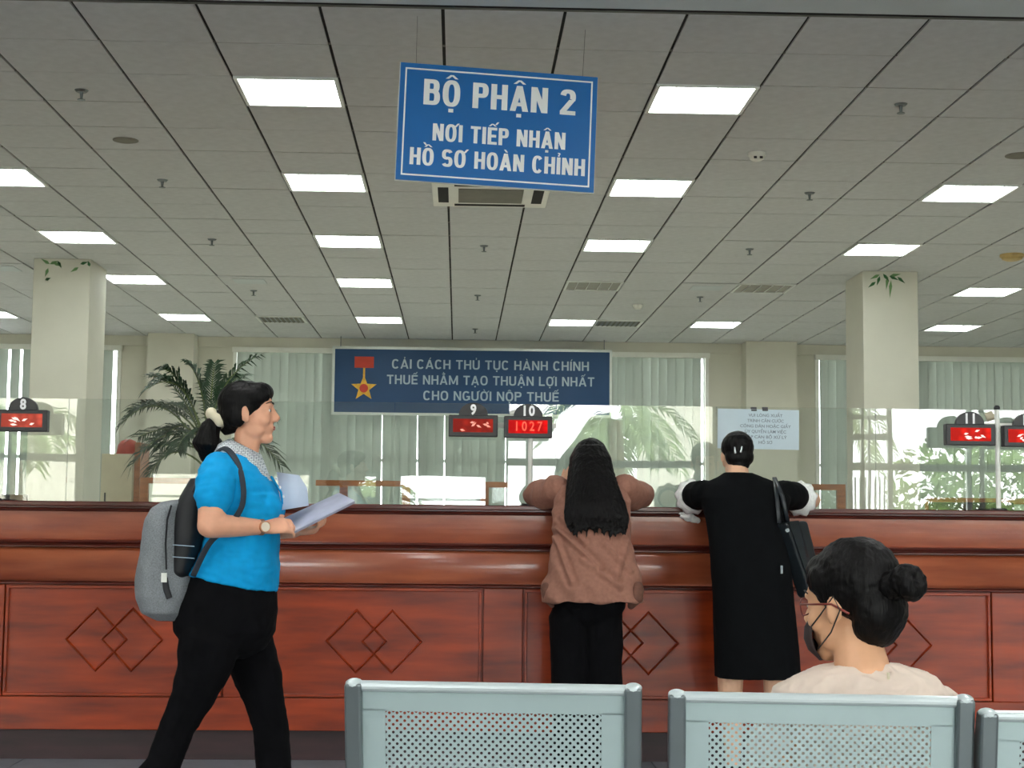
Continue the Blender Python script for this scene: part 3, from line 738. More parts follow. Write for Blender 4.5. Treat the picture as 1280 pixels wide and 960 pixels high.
partition(1158,1300,622,12.0,(1162,),'low orange wooden partition right of the right column')
# cream cabinet with red case on it
A=W(127,567,13.6); B=W(168,567,13.6)
t=thing('tall_cabinet','cream cabinet beside the left column behind the glass','cabinet',((A.x+B.x)/2,13.8,0)); wd=(B.x-A.x)/2
obj('body',MB().box(-wd,wd,-.2,.2,0,A.z),m_cream,t,bevel=.006); obj('door',MB().box(-wd+.01,wd-.01,-.215,-.202,.05,A.z-.02),m_cream,t)
obj('door_handle',MB().box(-.10,-.09,-.232,-.215,1.25,1.36),m_black,t); obj('side_post',MB().box(wd+.002,wd+.05,-.2,.2,0,A.z+.1),m_owood,t)
p=W(158,566,13.7)
t=thing('safety_helmet','red rounded helmet lying on the cream cabinet','helmet',(p.x+.01,13.72,A.z+.002))
obj('shell',MB().loft([(0,0,.0,.095,.10),(0,0,.03,.095,.10),(0,0,.08,.085,.09),(0,0,.115,.06,.065),(0,0,.13,.02,.02)],20),m_redp,t,smooth=True)
obj('brim',MB().loft([(0,0,.001,.1,.115),(0,0,.012,.1,.115)],20),m_redp,t)
# desks with monitors behind the glass
for px,lab in ((1196,'dark monitor top edge behind the glass under display 11'),(1240,'dark monitor behind the glass beside the right pole'),(12,'dark monitor behind the glass at the left edge')):
    p=W(px,628 if px>50 else 618,9.0)
    t=thing('monitor',lab,'monitor',(p.x,9.0,.75))
    obj('screen_case',MB().box(-.16 if px!=12 else -.18,.04 if px==1196 else .12 if px!=12 else .10,-.02,.02,.12,p.z-.75),m_black,t,bevel=.006); obj('stand',MB().box(-.03,.03,-.02,.03,.01,.14).box(-.1,.1,-.09,.09,0,.012),m_black,t)
t=thing('work_desk','long staff desk hidden behind the service counter','desk',(0,9.0,0))
obj('desk_top',MB().box(-4.5,5,-.35,.4,.72,.75),m_owood,t)
for x in (-4.4,-2,0,2.5,4.9): obj('leg',MB().box(x-.03,x+.03,-.3,.35,0,.72),m_owood,t)
# white hooked cable post next to the dress sleeve
p=W(999,640,7.86); zt=W(999,602,7.86).z
o=obj('hook_stand',MB().tube([(0,0,0),(0,0,zt-1.226-.015),(.008,0,zt-1.226),(.016,0,zt-1.226-.012),(.018,0,.03)],.006,8),m_white,None,smooth=True); o.location=(p.x,7.86,1.227)
tag(o,'slim white hooked stand on the counter beside the black dress sleeve','stand')

# ---- potted palm
def frond(mb_leaf,mb_stem,P0,P1,P2,n=26,ll=.20,seed=0,up=V((0,0,1)),wdl=.010):
    rr=random.Random(seed); B=lambda t:P0*(1-t)**2+P1*2*t*(1-t)+P2*t*t
    pts=[B(k/12) for k in range(13)]
    mb_stem.tube(pts,[.008*(1-k/14)+.0015 for k in range(13)],6)
    for k in range(n):
        t=.28+.72*k/(n-1); p=B(t); tg=(B(min(1,t+.02))-B(t-.02)).normalized()
        sd=tg.cross(up); sd = sd.normalized() if sd.length>.05 else V((1,0,0))
        nn=sd.cross(tg).normalized()
        for s in (-1,1):
            L=ll*(.55+.6*math.sin(PI*min(1,(t-.2)/.85)))*rr.uniform(.8,1.1)
            d=(tg*.75+sd*s*.8+nn*rr.uniform(.05,.35)).normalized(); wv=(tg-d*tg.dot(d)).normalized()*wdl
            a=p; m=p+d*L*.5; e=p+d*L+V((0,0,-L*rr.uniform(.25,.5)))
            vs=[a-wv*.4,a+wv*.4,m+wv,m-wv,e]; mb_leaf.add(vs,[(0,1,2,3),(3,2,4)])
PY=13.2
base=W(262,640,PY)
pm=thing('potted_palm','leafy green indoor palm behind the glass beside the left column','plant',(base.x,PY,0))
obj('pot',MB().loft([(0,0,0,.14,.14),(0,0,.3,.19,.19),(0,0,.34,.2,.2),(0,0,.34,.17,.17),(0,0,.28,.16,.16)],24),m_redp,pm)
obj('soil',MB().loft([(0,0,.25,.15,.15),(0,0,.29,.16,.16)],20),m_dark,pm)
st=MB()
for k in range(5):
    a=k*1.3; st.tube([(.05*math.cos(a),.05*math.sin(a),.28),(.05*math.cos(a),.04*math.sin(a),.9),(.02*math.cos(a),.02*math.sin(a),1.5)],[.018,.015,.011],8)
obj('stem',st,m_stem,pm,smooth=True)
FR=[((255,560),(235,450),(184,486),-.2,.22),((252,550),(225,470),(190,470),.15,.2),((262,560),(262,480),(318,447),-.1,.2),((255,570),(205,470),(152,530),-.1,.24),((255,575),(215,510),(168,578),-.25,.24),((252,580),(215,545),(188,592),.05,.2),((256,560),(240,500),(205,505),.3,.2),((262,560),(262,500),(268,455),.25,.18),((262,560),(300,480),(340,520),.2,.2),((262,570),(310,520),(350,580),.3,.2),((255,565),(230,520),(176,545),.3,.22),((262,560),(280,470),(305,470),.35,.18),((258,560),(222,505),(200,560),.1,.2),((258,555),(215,488),(165,512),.25,.2),((258,555),(228,462),(205,462),-.15,.2),((256,565),(230,550),(185,560),-.2,.2),((258,560),(240,520),(222,560),-.3,.2),((260,555),(255,470),(235,455),.0,.2)]
for k,(a,b,c_,dy,ll) in enumerate(FR):
    off=V((base.x,PY,0)); P=[W(a[0],a[1],PY)-off,W(b[0],b[1],PY+dy*.5)-off,W(c_[0],c_[1],PY+dy)-off]
    l=MB(); s=MB(); frond(l,s,P[0],P[1],P[2],seed=k,ll=ll*1.0,wdl=.0115,n=24)
    o=obj('frond',l,m_leaf,pm,fix=False); obj('rachis',s,m_stem,o)

# ================================================================ WAITING BENCHES
def perforated(wd,ht,p,q,r):
    mb=MB(); nx=int(wd/p); nz=int(ht/(2*q))
    for row in range(2*nz):
        off=(p/2 if row%2 else 0); n=nx-(row%2)
        for i in range(n):
            cx=-nx*p/2+p/2+i*p+off; cz=q+row*q
            cor=[V((cx+p/2,0,cz)),V((cx,0,cz+q)),V((cx-p/2,0,cz)),V((cx,0,cz-q))]
            oc=[V((cx+r*math.cos(a*PI/4),0,cz+r*math.sin(a*PI/4))) for a in range(8)]
            mb.add(cor+oc,[(k,(k+1)%4,4+(2*k+2)%8,4+(2*k+1)%8,4+2*k) for k in range(4)])
    return mb,nx*p,(2*nz+1)*q
pm_,pw,ph=perforated(.42,.30,.0143,.0073,.0028)
def quad_sheet(mb,x0,x1,z0,z1,y0,y1): mb.box(x0,x1,y0,y1,z0,z1)
def seat_unit(root,x,zoff=0):
    hw=.2745; zt=.845+zoff; T=Matrix.Translation(V((x,0,zt)))@Matrix.Rotation(.16,4,'X')   # leans towards the camera at the top
    def put(name,mb,m,par=root,**k):
        o=obj(name,mb,m,par,**k); 
        if par is root: o.matrix_local=T
        return o
    # sheet: perforated field in a plain surround
    zb=-.045-ph
    mbp=MB(); mbp.v=[(v[0],v[1]+.001,v[2]+zb) for v in pm_.v]; mbp.f=list(pm_.f)
    bk=put('backrest',mbp,m_sheet,fix=False)
    s=MB(); s.box(-hw+.02,hw-.02,-.001,.0005,-.045-.0035,-.004).box(-hw+.02,hw-.02,-.001,.0005,zb-.03,zb+.0073)
    s.box(-hw+.02,-pw/2+.007,-.001,.0005,zb,-.045).box(pw/2-.007,hw-.02,-.001,.0005,zb,-.045)
    obj('plain_surround',s,m_sheet,bk)
    put('top_rail',MB().tube([(-hw+.015,0,-.002),(hw-.015,0,-.002)],[(.010,.013)]*2,14,up=(0,1,0)),m_rail,smooth=False)
    for sd in (-1,1):
        a=sd*(hw-.016)
        put('side_frame',MB().prism([(-.02,.006),(.018,.004),(.03,-.05),(.034,-.33),(.20,-.42),(.20,-.45),(-.0,-.40),(-.016,-.2)],a-.016,a+.016),m_side,bevel=.005)
        put('frame_cap',MB().ell((a,0,.003),(.0165,.021,.008)),m_rail,smooth=True)
    st=MB().add([V((-hw+.02,.06,.455)),V((hw-.02,.06,.455)),V((hw-.02,.44,.425)),V((-hw+.02,.44,.425)),V((hw-.02,.48,.40)),V((-hw+.02,.48,.40)),V((-hw+.02,.03,.52)),V((hw-.02,.03,.52))],[(0,1,2,3),(3,2,4,5),(6,7,1,0)])
    o=obj('seat',st,m_sheet,root); o.location=(x,0,0); sm=o.modifiers.new('s','SOLIDIFY'); sm.thickness=.003
def bench(label,origin,rz,n,zo=0):
    t=thing('waiting_bench',label,'bench',origin,rz,'perforated steel waiting benches')
    for k in range(n): seat_unit(t,.2745+.597*k,zo-.010*k)
    L=.6*n; obj('beam',MB().box(.0,L-.06,.18,.24,.34,.39),m_side,t)
    for x in (.15,L-.2):
        lg=obj('leg',MB().box(x-.02,x+.02,.19,.23,.05,.34),m_side,t); obj('foot',MB().box(x-.025,x+.025,-.05,.48,.0,.05),m_side,lg,bevel=.008)
    return t
p=W(432,857,2.97)
bench('grey perforated steel bench of two seats in the foreground',(p.x,2.97,0),math.radians(-6),2)
p=W(1223,890,2.83)
bench('grey perforated steel bench cut by the right edge of the view',(p.x,2.83,0),math.radians(-5),2,-.032)

# ================================================================ PEOPLE
def head(mb,T,s=1.0,ears=True):
    """T: 4x4 head frame, origin between the ears, +y towards the face"""
    R3=T.to_3x3()
    E=lambda c,r,rot=None: mb.ell(T@(V(c)*s),[v*s for v in r],R3@(rot if rot is not None else Matrix.Identity(3)))
    E((0,-.015,.043),(.073,.09,.078)); E((0,.03,0),(.060,.062,.085)); E((0,.018,-.02),(.058,.055,.06))
    E((0,.062,-.086),(.028,.026,.022)); E((0,.052,.040),(.056,.038,.046)); E((0,.060,-.045),(.036,.030,.040)); E((0,.028,-.078),(.036,.046,.022)); 
    for q in (-1,1):
        E((q*.034,.018,-.058),(.024,.042,.030)); E((q*.036,.058,-.018),(.024,.026,.028))
        E((q*.026,.078,.036),(.022,.014,.009)); E((q*.030,.073,.013),(.017,.012,.014)); E((q*.009,.099,-.020),(.008,.010,.008))
        if ears:
            Rr=Matrix.Rotation(-q*.35,3,'Z'); E((q*.076,-.004,.002),(.007,.019,.031),Rr); E((q*.073,.003,-.018),(.007,.010,.014),Rr)
    E((0,.083,-.050),(.022,.012,.012))
    mb.tube([T@(V((0,.084,.034))*s),T@(V((0,.094,.010))*s),T@(V((0,.108,-.014))*s),T@(V((0,.100,-.026))*s)],[.008*s,.009*s,.011*s,.007*s],10)
def face_details(T,s,par,eyes=True):
    if eyes:
        for q in (-1,1):
            e=obj('eye',MB().ell(T@(V((q*.030,.0770,.014))*s),(.0125*s,.0095*s,.0075*s),T.to_3x3()),m_eye,par,smooth=True)
            obj('iris',MB().ell(T@(V((q*.030,.0850,.014))*s),(.0050*s,.0022*s,.0052*s),T.to_3x3()),m_iris,e,smooth=True)
            obj('eyebrow',MB().capsule([T@(V((q*.014,.0925,.041))*s),T@(V((q*.032,.0895,.047))*s),T@(V((q*.050,.072,.040))*s)],[.0018*s,.0024*s,.0014*s],8),m_hair,par,smooth=True)
    obj('lips',MB().ell(T@(V((0,.0935,-.047))*s),(.020*s,.0035*s,.0045*s),T.to_3x3()).ell(T@(V((0,.0925,-.054))*s),(.016*s,.0038*s,.0045*s),T.to_3x3()),m_lip,par,smooth=True)
def hand(mb,wr,d,n,th,curl=.5,s=.92,spread=1.0):
    """wr wrist, d pointing direction, n back-of-hand normal, th side the thumb is on"""
    wr=V(wr); d=V(d).normalized(); n=V(n); n=(n-d*n.dot(d)).normalized(); sd=d.cross(n); th=1 if sd.dot(V(th))>0 else -1; sd=sd*th
    mb.capsule([wr-d*.01,wr+d*.03*s,wr+d*.078*s],[(.024*s,.018*s),(.036*s,.016*s),(.038*s,.013*s)],14,up=n)
    for k,(o,L) in enumerate(((.028,.066),(.0095,.074),(-.009,.069),(-.027,.054))):
        p=wr+d*.078*s+sd*o*s; dr=(d+sd*o*2.2*spread).normalized(); r=.0086*s if k<3 else .0075*s; pts=[p-dr*.012]; a=curl*.5
        for seg in (.46,.30,.24):
            v=dr*math.cos(a)-n*math.sin(a); pts.append(pts[-1]+v*(L*seg*s+(.012 if seg==.46 else 0))); a+=curl*.9
        mb.capsule(pts,[r,r*.98,r*.92,r*.8],10,up=n)
    p=wr+d*.018*s+sd*.022*s; v=(d*.62+sd*.75-n*.35*curl).normalized(); p2=p+v*.038*s; v2=(d*.95+sd*.25-n*.4*curl).normalized(); p3=p2+v2*.030*s; p4=p3+v2*.022*s
    mb.capsule([p,p2,p3,p4],[.013*s,.0105*s,.0095*s,.008*s],10,up=n)
def smooth_path(P,n=5):
    o=[]
    for i in range(len(P)-1):
        a,b,c,d=P[max(0,i-1)],P[i],P[i+1],P[min(len(P)-1,i+2)]
        for k in range(n):
            t=k/n; o.append(.5*((2*b)+(c-a)*t+(2*a-5*b+4*c-d)*t*t+(3*b-a-3*c+d)*t*t*t))
    return o+[P[-1]]
def foot(mb,an,fw,s=1.0,lift=0,flat=True):
    an=V(an); fw=V(fw).normalized()
    mb.capsule([an+V((0,0,-.01)),an-fw*.02+V((0,0,-.045)),],[.034,.032],12)
    mb.capsule([an-fw*.03+V((0,0,-.05)),an+fw*.06+V((0,0,-.05)),an+fw*.145+V((0,0,-.062))],[(.032,.028),(.038,.026),(.036,.016)],14,up=(0,0,1))
def shoe(an,fw,m,par):
    mb=MB(); an=V(an); fw=V(fw).normalized()
    mb.capsule([an-fw*.035+V((0,0,-.052)),an+fw*.06+V((0,0,-.054)),an+fw*.15+V((0,0,-.062))],[(.038,.032),(.044,.030),(.041,.020)],16,up=(0,0,1))
    return organic('shoe',mb,m,par,.005,2)

# ---------- woman in blue walking to the right
YW=5.3
wr_=W(296,650,YW)
WX=wr_.x
wk=thing('person','woman walking in bright blue polo and black trousers with grey backpack','person',(WX,YW,0),-PI/2)
def L(px,py,lx=0):       # local point: x to her right (towards camera), y forward
    p=W(px,py,YW-lx); return V((lx,p.x-WX,p.z))
HT=Matrix.Translation(L(311,520,0))@Matrix.Rotation(.06,4,'X'); hs=.90
sk=MB(); head(sk,HT,hs)
sk.capsule([(0,.0,1.33),L(308,560),L(311,537)],[.050,.044,.046],14)
sk.loft([(0,-.02,.80,.14,.13),(0,-.01,.92,.14,.12),(0,.015,1.05,.13,.10),(0,.02,1.18,.145,.10),(0,-.01,1.28,.14,.08),(0,-.015,1.33,.09,.05),(0,-.01,1.37,.05,.045)],24)
# near (right) arm
SH_=V((.155,-.045,1.305)); EL=L(262,657,.235); WRr=L(329,659,.13)
sk.capsule([SH_+V((-.01,0,-.02)),SH_*.45+EL*.55+V((.01,0,.0)),EL],[.040,.046,.040],14); sk.capsule([EL,EL*.6+WRr*.4,WRr],[.041,.036,.0245],14)
hand(sk,WRr,(-.35,.95,.12),(.75,.1,.65),(-.3,.2,1),curl=.75)
# far (left) arm
SH2=V((-.155,-.03,1.305)); EL2=L(275,665,-.23); WR2=L(368,664,-.085)
sk.capsule([SH2,EL2],[.046,.040],14); sk.capsule([EL2,EL2*.6+WR2*.4,WR2],[.040,.034,.024],14)
hand(sk,WR2,(.25,.95,.05),(-.2,.1,-1),(-1,.1,.3),curl=.8)
# legs
def leg_pts(lst,lx): return [L(px,py,lx) for px,py in lst]
A1=V((-.085,.150,.085)); A2=V((.085,-.375,.150))
sk.capsule([L(305,790,-.085),L(325,858,-.085),L(338,910,-.085),L(343,960,-.085),A1],[.08,.065,.048,.045,.033],14)
sk.capsule([L(272,790,.085),L(250,845,.085),L(232,885,.085),L(203,960,.085),A2],[.085,.07,.05,.045,.033],14)
foot(sk,A1,(0,1,0)); foot(sk,A2+V((0,0,.0)),(0,.8,-.55))
body=organic('body',sk,m_skinA,wk,.005,3)
face_details(HT,hs,wk)
# polo
sh=MB()
sh.loft([(0,-.012,.938,.172,.150,-.20),(0,.0,.98,.168,.146,-.1),(0,.012,1.04,.158,.130),(0,.018,1.10,.158,.124),(0,.026,1.165,.168,.126),(0,.024,1.205,.174,.126),(0,.006,1.26,.178,.118),(0,-.014,1.31,.172,.098),(0,-.02,1.345,.13,.074),(0,-.012,1.372,.075,.056)],32,2.2)
for q in (-1,1): sh.ell((q*.07,.105,1.185),(.068,.052,.058))
HEM=SH_*.48+EL*.52
sh.capsule([SH_+V((-.02,0,-.005)),SH_*.7+EL*.3+V((.005,0,0)),HEM+V((.008,0,0))],[.066,.064,.061],16)
HEM2=SH2*.48+EL2*.52; sh.capsule([SH2,HEM2],[.060,.058],16)
fz=folds(.006,(7,7,16),.5,2)
organic('polo_shirt',sh,m_teal,wk,.0055,3,fz)
# collar
mc=bpy.data.materials.new('striped_collar'); mc.use_nodes=True; N=mc.node_tree.nodes; Lk=mc.node_tree.links; b=N['Principled BSDF']
tc=N.new('ShaderNodeTexCoord'); mp=N.new('ShaderNodeMapping'); mp.inputs['Rotation'].default_value=(0,0,.5); wv=N.new('ShaderNodeTexBrick'); wv.inputs['Scale'].default_value=60; wv.inputs['Color1'].default_value=(.72,.76,.8,1); wv.inputs['Color2'].default_value=(.75,.78,.8,1); wv.inputs['Mortar'].default_value=(.16,.2,.24,1); wv.inputs['Mortar Size'].default_value=.045; wv.inputs['Brick Width'].default_value=.8; wv.inputs['Row Height'].default_value=.35
sx_=N.new('ShaderNodeSeparateXYZ'); cb=N.new('ShaderNodeCombineXYZ')
Lk.new(tc.outputs['Object'],sx_.inputs[0]); Lk.new(sx_.outputs['Y'],cb.inputs[0]); Lk.new(sx_.outputs['Z'],cb.inputs[1]); Lk.new(cb.outputs[0],wv.inputs['Vector']); Lk.new(wv.outputs['Color'],b.inputs['Base Color']); b.inputs['Roughness'].default_value=.8
c=MB(); R0=[];R1=[];R2=[];n=40; nb=L(297,548); nf=L(322,582)
for k in range(n+1):
    a=-PI/2+.0+ (k/n)*2*PI          # starts and ends at the front, wraps round the back
    a=PI/2+.12+(k/n)*(2*PI-.24)
    ca,sa=math.cos(a),math.sin(a); fr=(sa+1)/2
    top=V((.060*ca,.022+.050*sa,1.415-.050*fr)); 
    R0.append(top)
    out=.040+.026*max(0,math.cos((a-PI/2)))*0
    pt=1.0
    if k<5 or k>n-5: pt=1.25
    R1.append(V((.088*ca,.012+.078*sa,1.395-.075*fr))); R2.append(V((.108*ca*(1),.006+(.092*pt)*sa,1.352-.055*fr-(.05 if pt>1 else 0))))
for k in range(n):
    i=len(c.v); c.add([R0[k],R0[k+1],R1[k+1],R1[k],R2[k+1],R2[k]],[(0,1,2,3),(3,2,4,5)])
o=obj('collar',c,mc,wk,smooth=True); q=o.modifiers.new('s','SOLIDIFY'); q.thickness=.004; q.offset=1
obj('placket',MB().capsule([V((.0,.112,1.29)),V((0,.145,1.24)),V((0,.152,1.20))],[(.014,.004)]*3,10,up=(0,1,0)),m_teal,wk,smooth=True)
for k in range(3): obj('button',MB().ell((.006,.130+.012*k,1.285-.03*k),(.006,.004,.006)),m_lets,wk)
# trousers
tr=MB(); 
tr.loft([(0,-.022,.69,.06,.06),(0,-.024,.72,.125,.125),(0,-.03,.78,.168,.166),(0,-.028,.85,.172,.170),(0,-.015,.92,.165,.150),(0,-.008,.965,.158,.138)],30,2.2)
tr.capsule([L(308,800,-.085),L(322,845,-.085),L(331,878,-.085),L(339,910,-.085),L(342,960,-.085),A1+V((0,-.005,.02))],[.088,.082,.067,.059,.058,.056],16)
tr.capsule([L(264,800,.085),L(258,822,.085),L(253,842,.085),L(240,872,.085),L(222,910,.085),L(202,960,.085),A2+V((0,0,.02))],[.102,.096,.085,.070,.058,.056,.054],16)
organic('trousers',tr,m_blackc,wk,.006,4,folds(.006,(8,8,8),.5,5))
shoe(A1,(0,1,0),m_blackn,wk); shoe(A2+V((0,0,0)),(0,.85,-.5),m_blackn,wk)
# hair
hr=MB(); R3=HT.to_3x3()
def HE(mb,c,r,T=HT,s=hs,rot=None): mb.ell(T@(V(c)*s),[v*s for v in r],T.to_3x3()@(rot if rot is not None else Matrix.Identity(3)))
HE(hr,(0,-.018,.052),(.083,.098,.084)); HE(hr,(0,-.055,.012),(.070,.058,.068)); HE(hr,(0,.034,.084),(.064,.062,.042))
for q in (-1,1): HE(hr,(q*.054,.026,.066),(.026,.050,.038)); HE(hr,(q*.036,.064,.070),(.026,.022,.026),HT,hs); HE(hr,(q*.056,-.035,.005),(.026,.035,.05))
hr.tube([HT@(V((0,-.06,-.035))*hs),HT@(V((0,-.055,-.06))*hs)],[(.05,.03),(.035,.02)],14)
organic('hair',hr,m_hair,wk,.005,3,folds(.003,(40,12,20),.5,1))
pt=MB(); a0=L(271,521,.0); 
pt.capsule([a0,L(262,538,.01),L(257,556,.015),L(258,570,.01)],[.022,.036,.046,.022],16)
pt.capsule([L(262,548,0),L(275,562,-.01),L(284,556,0)],[.03,.024,.008],12)
po_=organic('ponytail',pt,m_hair,wk,.005,2,folds(.006,(30,30,6),.5,3))
sc=MB()
for k in range(11):
    a=k*2*PI/11; c0=L(272,523,0)+V((.030*math.cos(a),.8*.027*math.sin(a),-.6*.027*math.sin(a))); r_=.015+.005*(k%2); sc.ell(c0,(r_,r_,r_*1.1))
organic('scrunchie',sc,m_cream,wk,.004,2)
# watch
ad=(WRr-EL).normalized(); fn=V((ad.y,-ad.x,.04)).normalized(); wc=WRr+fn*.0275-ad*.008
o=obj('wristwatch',MB().tube([wc-fn*.003,wc+fn*.005],[.0195,.0185],24),mat('rose_gold',(224,160,120),.35,metal=.6),wk)
obj('watch_face',MB().tube([wc+fn*.005,wc+fn*.006],[.0155,.0155],24),mat('watch_dial',(240,225,205),.3,var=.02),o)
obj('watch_strap',MB().tube([WRr-ad*.016,WRr-ad*.002],[(.0266,.0266)]*2,20),mat('tan_strap',(176,120,88),.5),o)

# backpack (own thing)
bp=thing('backpack','grey backpack with black side on the back of the woman in blue','backpack',(WX,YW,0),-PI/2)
g=MB()
Bk=lambda px,py,lx=0:L(px,py,lx)
def slab(mb,cols,hw,e=2.6,n=28):
    """cols: (pxback,pxfront,py): back-to-front section seen from the side"""
    rs=[]
    for (a,b,py,k) in cols:
        A=L(a,py); B=L(b,py); cy=(A.y+B.y)/2; ry=(B.y-A.y)/2; rs.append((0,cy,A.z,hw*k,ry))
    mb.loft(rs,n,e)
slab(g,[(196,236,774,.6),(180,238,764,.93),(172,245,745,1),(172,248,722,1),(175,240,706,1),(178,240,690,1),(181,236,665,1),(184,234,650,.97),(192,236,636,.9),(206,238,628,.75),(222,240,625,.5)],.145)
organic('grey_shell',g,m_gray,bp,.006,4,folds(.006,(9,9,7),.4,8))
g=MB(); slab(g,[(226,238,726,.7),(219,246,714,.93),(218,252,698,.95),(218,262,665,.95),(220,265,640,.9),(228,266,620,.85),(240,268,598,.6)],.152)
organic('black_back_section',g,m_blackn,bp,.006,3)
g=MB(); 
def band(mb,pts,wd,th,up): mb.tube(pts,[(wd,th)]*len(pts),10,up=up)
zip_=[L(214,632,.135),L(209,650,.150),L(207,680,.153),L(208,712,.155)]
band(g,zip_,.003,.007,(1,0,0)); obj('zipper',g,m_blackn,bp)
g=MB(); band(g,[L(206,722,.151),L(208,737,.151),L(212,748,.15)],.010,.004,(1,0,0)); obj('pocket_zip',g,m_blackn,bp)
o=obj('zip_pull',MB().cbox(tuple(L(205,722,.158)),(.004,.018,.030)),m_white,bp)
for py in (681,696):
    g=MB(); band(g,[L(216,py,.149),L(230,py+1,.152),L(243,py+2,.148)],.0015,.003,(1,0,0)); obj('reflective_line',g,m_letg,bp)
g=MB()
for q in (1,-1):
    pts=[L(240,618,q*.09),L(262,580,q*.105),L(280,563,q*.108),L(296,578,q*.125),L(304,605,q*.165),L(303,635,q*.182),L(286,660,q*.185),L(262,682,q*.18),L(242,722,q*.15)]
    pts=[p+V((q*.012,0,.006)) for p in pts]
    s=MB(); pts=smooth_path(pts); n_=len(pts); s.tube(pts,[(.021-.011*min(1,k_/(n_*.45)),.005) for k_ in range(n_)],12,up=(q*.3,-.3,1)); obj('shoulder_strap',s,mat('grey_strap',(44,52,62),.8),bp,smooth=True)
# documents
dc=thing('document_stack','stack of printed papers held in the hands of the woman in blue','papers',(WX,YW,0),-PI/2)
def sheet(corn,th,m,name,par):
    c=[V(p) for p in corn]; nn=(c[1]-c[0]).cross(c[3]-c[0]).normalized()*th
    return obj(name,MB().add(c+[p+nn for p in c],[(0,1,2,3),(7,6,5,4),(0,4,5,1),(1,5,6,2),(2,6,7,3),(3,7,4,0)]),m,par)
P=[L(366,668,.09),L(444,629,.10),L(424,619,-.10),L(352,652,-.09)]
sheet(P,.006,m_paper2,'printed_sheets',dc); sheet([p+V((0,0,.007)) for p in P],.002,mat('top_paper',(172,176,196),.7),'top_sheet',dc)
dd=thing('paper_sheet','single pale sheet raised up in front of the woman in blue','papers',(WX,YW,0),-PI/2)
g=MB(); A=[L(350,638,.02),L(349,610,.0),L(346,590,-.02)]; B=[L(386,632,.0),L(384,610,-.03),L(374,594,-.06)]
vs=A+B; g.add(vs,[(0,3,4,1),(1,4,5,2)]); o=obj('sheet',g,m_paper,dd,smooth=True); q=o.modifiers.new('s','SOLIDIFY'); q.thickness=.001

# ---------- woman in brown at the counter
YB=7.30; BX=W(738,650,YB).x
bw_=thing('person','long-haired woman in brown blouse leaning on the counter','person',(BX,YB,0),0)
def G(px,py,ly=0,X0=None):
    p=W(px,py,YB+ly); return V((p.x-BX,ly,p.z))
sk=MB(); HB=Matrix.Translation(G(738,582,.20))@Matrix.Rotation(-.30,4,'X'); head(sk,HB,.93)
sk.capsule([G(740,612,.10),G(739,590,.17)],[.05,.045],14)
sk.loft([(0,-.08,.80,.13,.11),(0,-.06,.95,.12,.09),(0,-.01,1.10,.125,.09),(0,.05,1.24,.135,.085),(0,.085,1.32,.11,.06)],24)
eL=G(668,632,.40); eR=G(803,630,.40); sL=G(698,612,.14); sR=G(780,612,.14); eL.z=max(eL.z,1.272); eR.z=1.272
wL=G(708,606,.30); wR=G(772,634,.52); wR.z=1.265
for s,e,w_ in ((sL,eL,wL),(sR,eR,wR)):
    sk.capsule([s,e],[.045,.038],14); sk.capsule([e,(e+w_)/2,w_],[.038,.032,.023],14)
hand(sk,wL,(.25,.1,.9),(-.5,-.6,.2),(.2,.9,0),curl=.7,s=.85); hand(sk,wR,(-.8,.5,-.04),(0,0,1),(0,-1,0),curl=.25,s=.88)
for q in (-1,1):
    hx=-.10 if q<0 else .060; an=V((hx,-.12,.085))
    sk.capsule([V((hx,-.09,.82)),V((hx,-.10,.46)),an],[.068,.05,.033],14); foot(sk,an,(q*.15,1,0))
organic('body',sk,m_skinB,bw_,.0055,3); face_details(HB,.93,bw_)
sh=MB()
def ring(y0,x0,x1,cy,ry,e=0): 
    A=G(x0,y0,cy); B=G(x1,y0,cy); return ((A.x+B.x)/2,cy,A.z,(B.x-A.x)/2,ry)
sh.loft([ring(751,677,803,-.11,.135),ring(738,676,802,-.105,.132),ring(715,684,799,-.09,.125),ring(690,688,793,-.06,.12),ring(668,690,789,-.03,.115),ring(645,690,789,.01,.11),ring(625,692,788,.05,.105),ring(608,702,778,.09,.08),ring(601,720,760,.11,.055)],34,2.2)
sh.capsule([sL,(sL+eL)/2+V((0,-.02,-.005)),eL+V((0,-.01,.012)),],[.072,.074,.058],16); sh.capsule([sR,(sR+eR)/2+V((0,-.02,-.005)),eR+V((0,-.01,.012))],[.072,.074,.058],16)
sh.capsule([eL+V((0,0,.01)),eL*.35+wL*.65],[.054,.044],14); sh.capsule([eR+V((0,0,.01)),eR*.25+wR*.75],[.054,.046],14)
def bf(p):
    a=math.sin((p.x*1.0+p.z*.55)*55+2*noise.noise(V((p.x*5,p.y*5,p.z*4))))*.5
    q=noise.noise(V((p.x*9+p.z*4,p.y*9,p.z*9))); d=.018*(.3-abs(q))
    if p.z<1.2: d+=.007*a*min(1,(1.2-p.z)*4)
    for (xa,za,xb,zb,am) in ((-.16,1.12,.02,.95,.012),(-.17,1.08,-.10,.88,.010),(.16,1.06,.10,.90,.008),(-.05,.98,.12,.86,.008),(.05,1.05,.17,.93,.008),(-.14,1.17,-.04,1.06,.009)):
        vx,vz=xb-xa,zb-za; L2=vx*vx+vz*vz; t_=max(0,min(1,((p.x-xa)*vx+(p.z-za)*vz)/L2)); dd=math.hypot(p.x-xa-t_*vx,p.z-za-t_*vz)
        if p.y<.0: d+=am*math.exp(-(dd/.009)**2)-am*.7*math.exp(-((dd-.02)/.010)**2)
    if p.z<.85: d+=.010*math.sin(p.x*28+1)*(.85-p.z)*8
    return d
organic('blouse',sh,m_brown,bw_,.0055,3,bf)
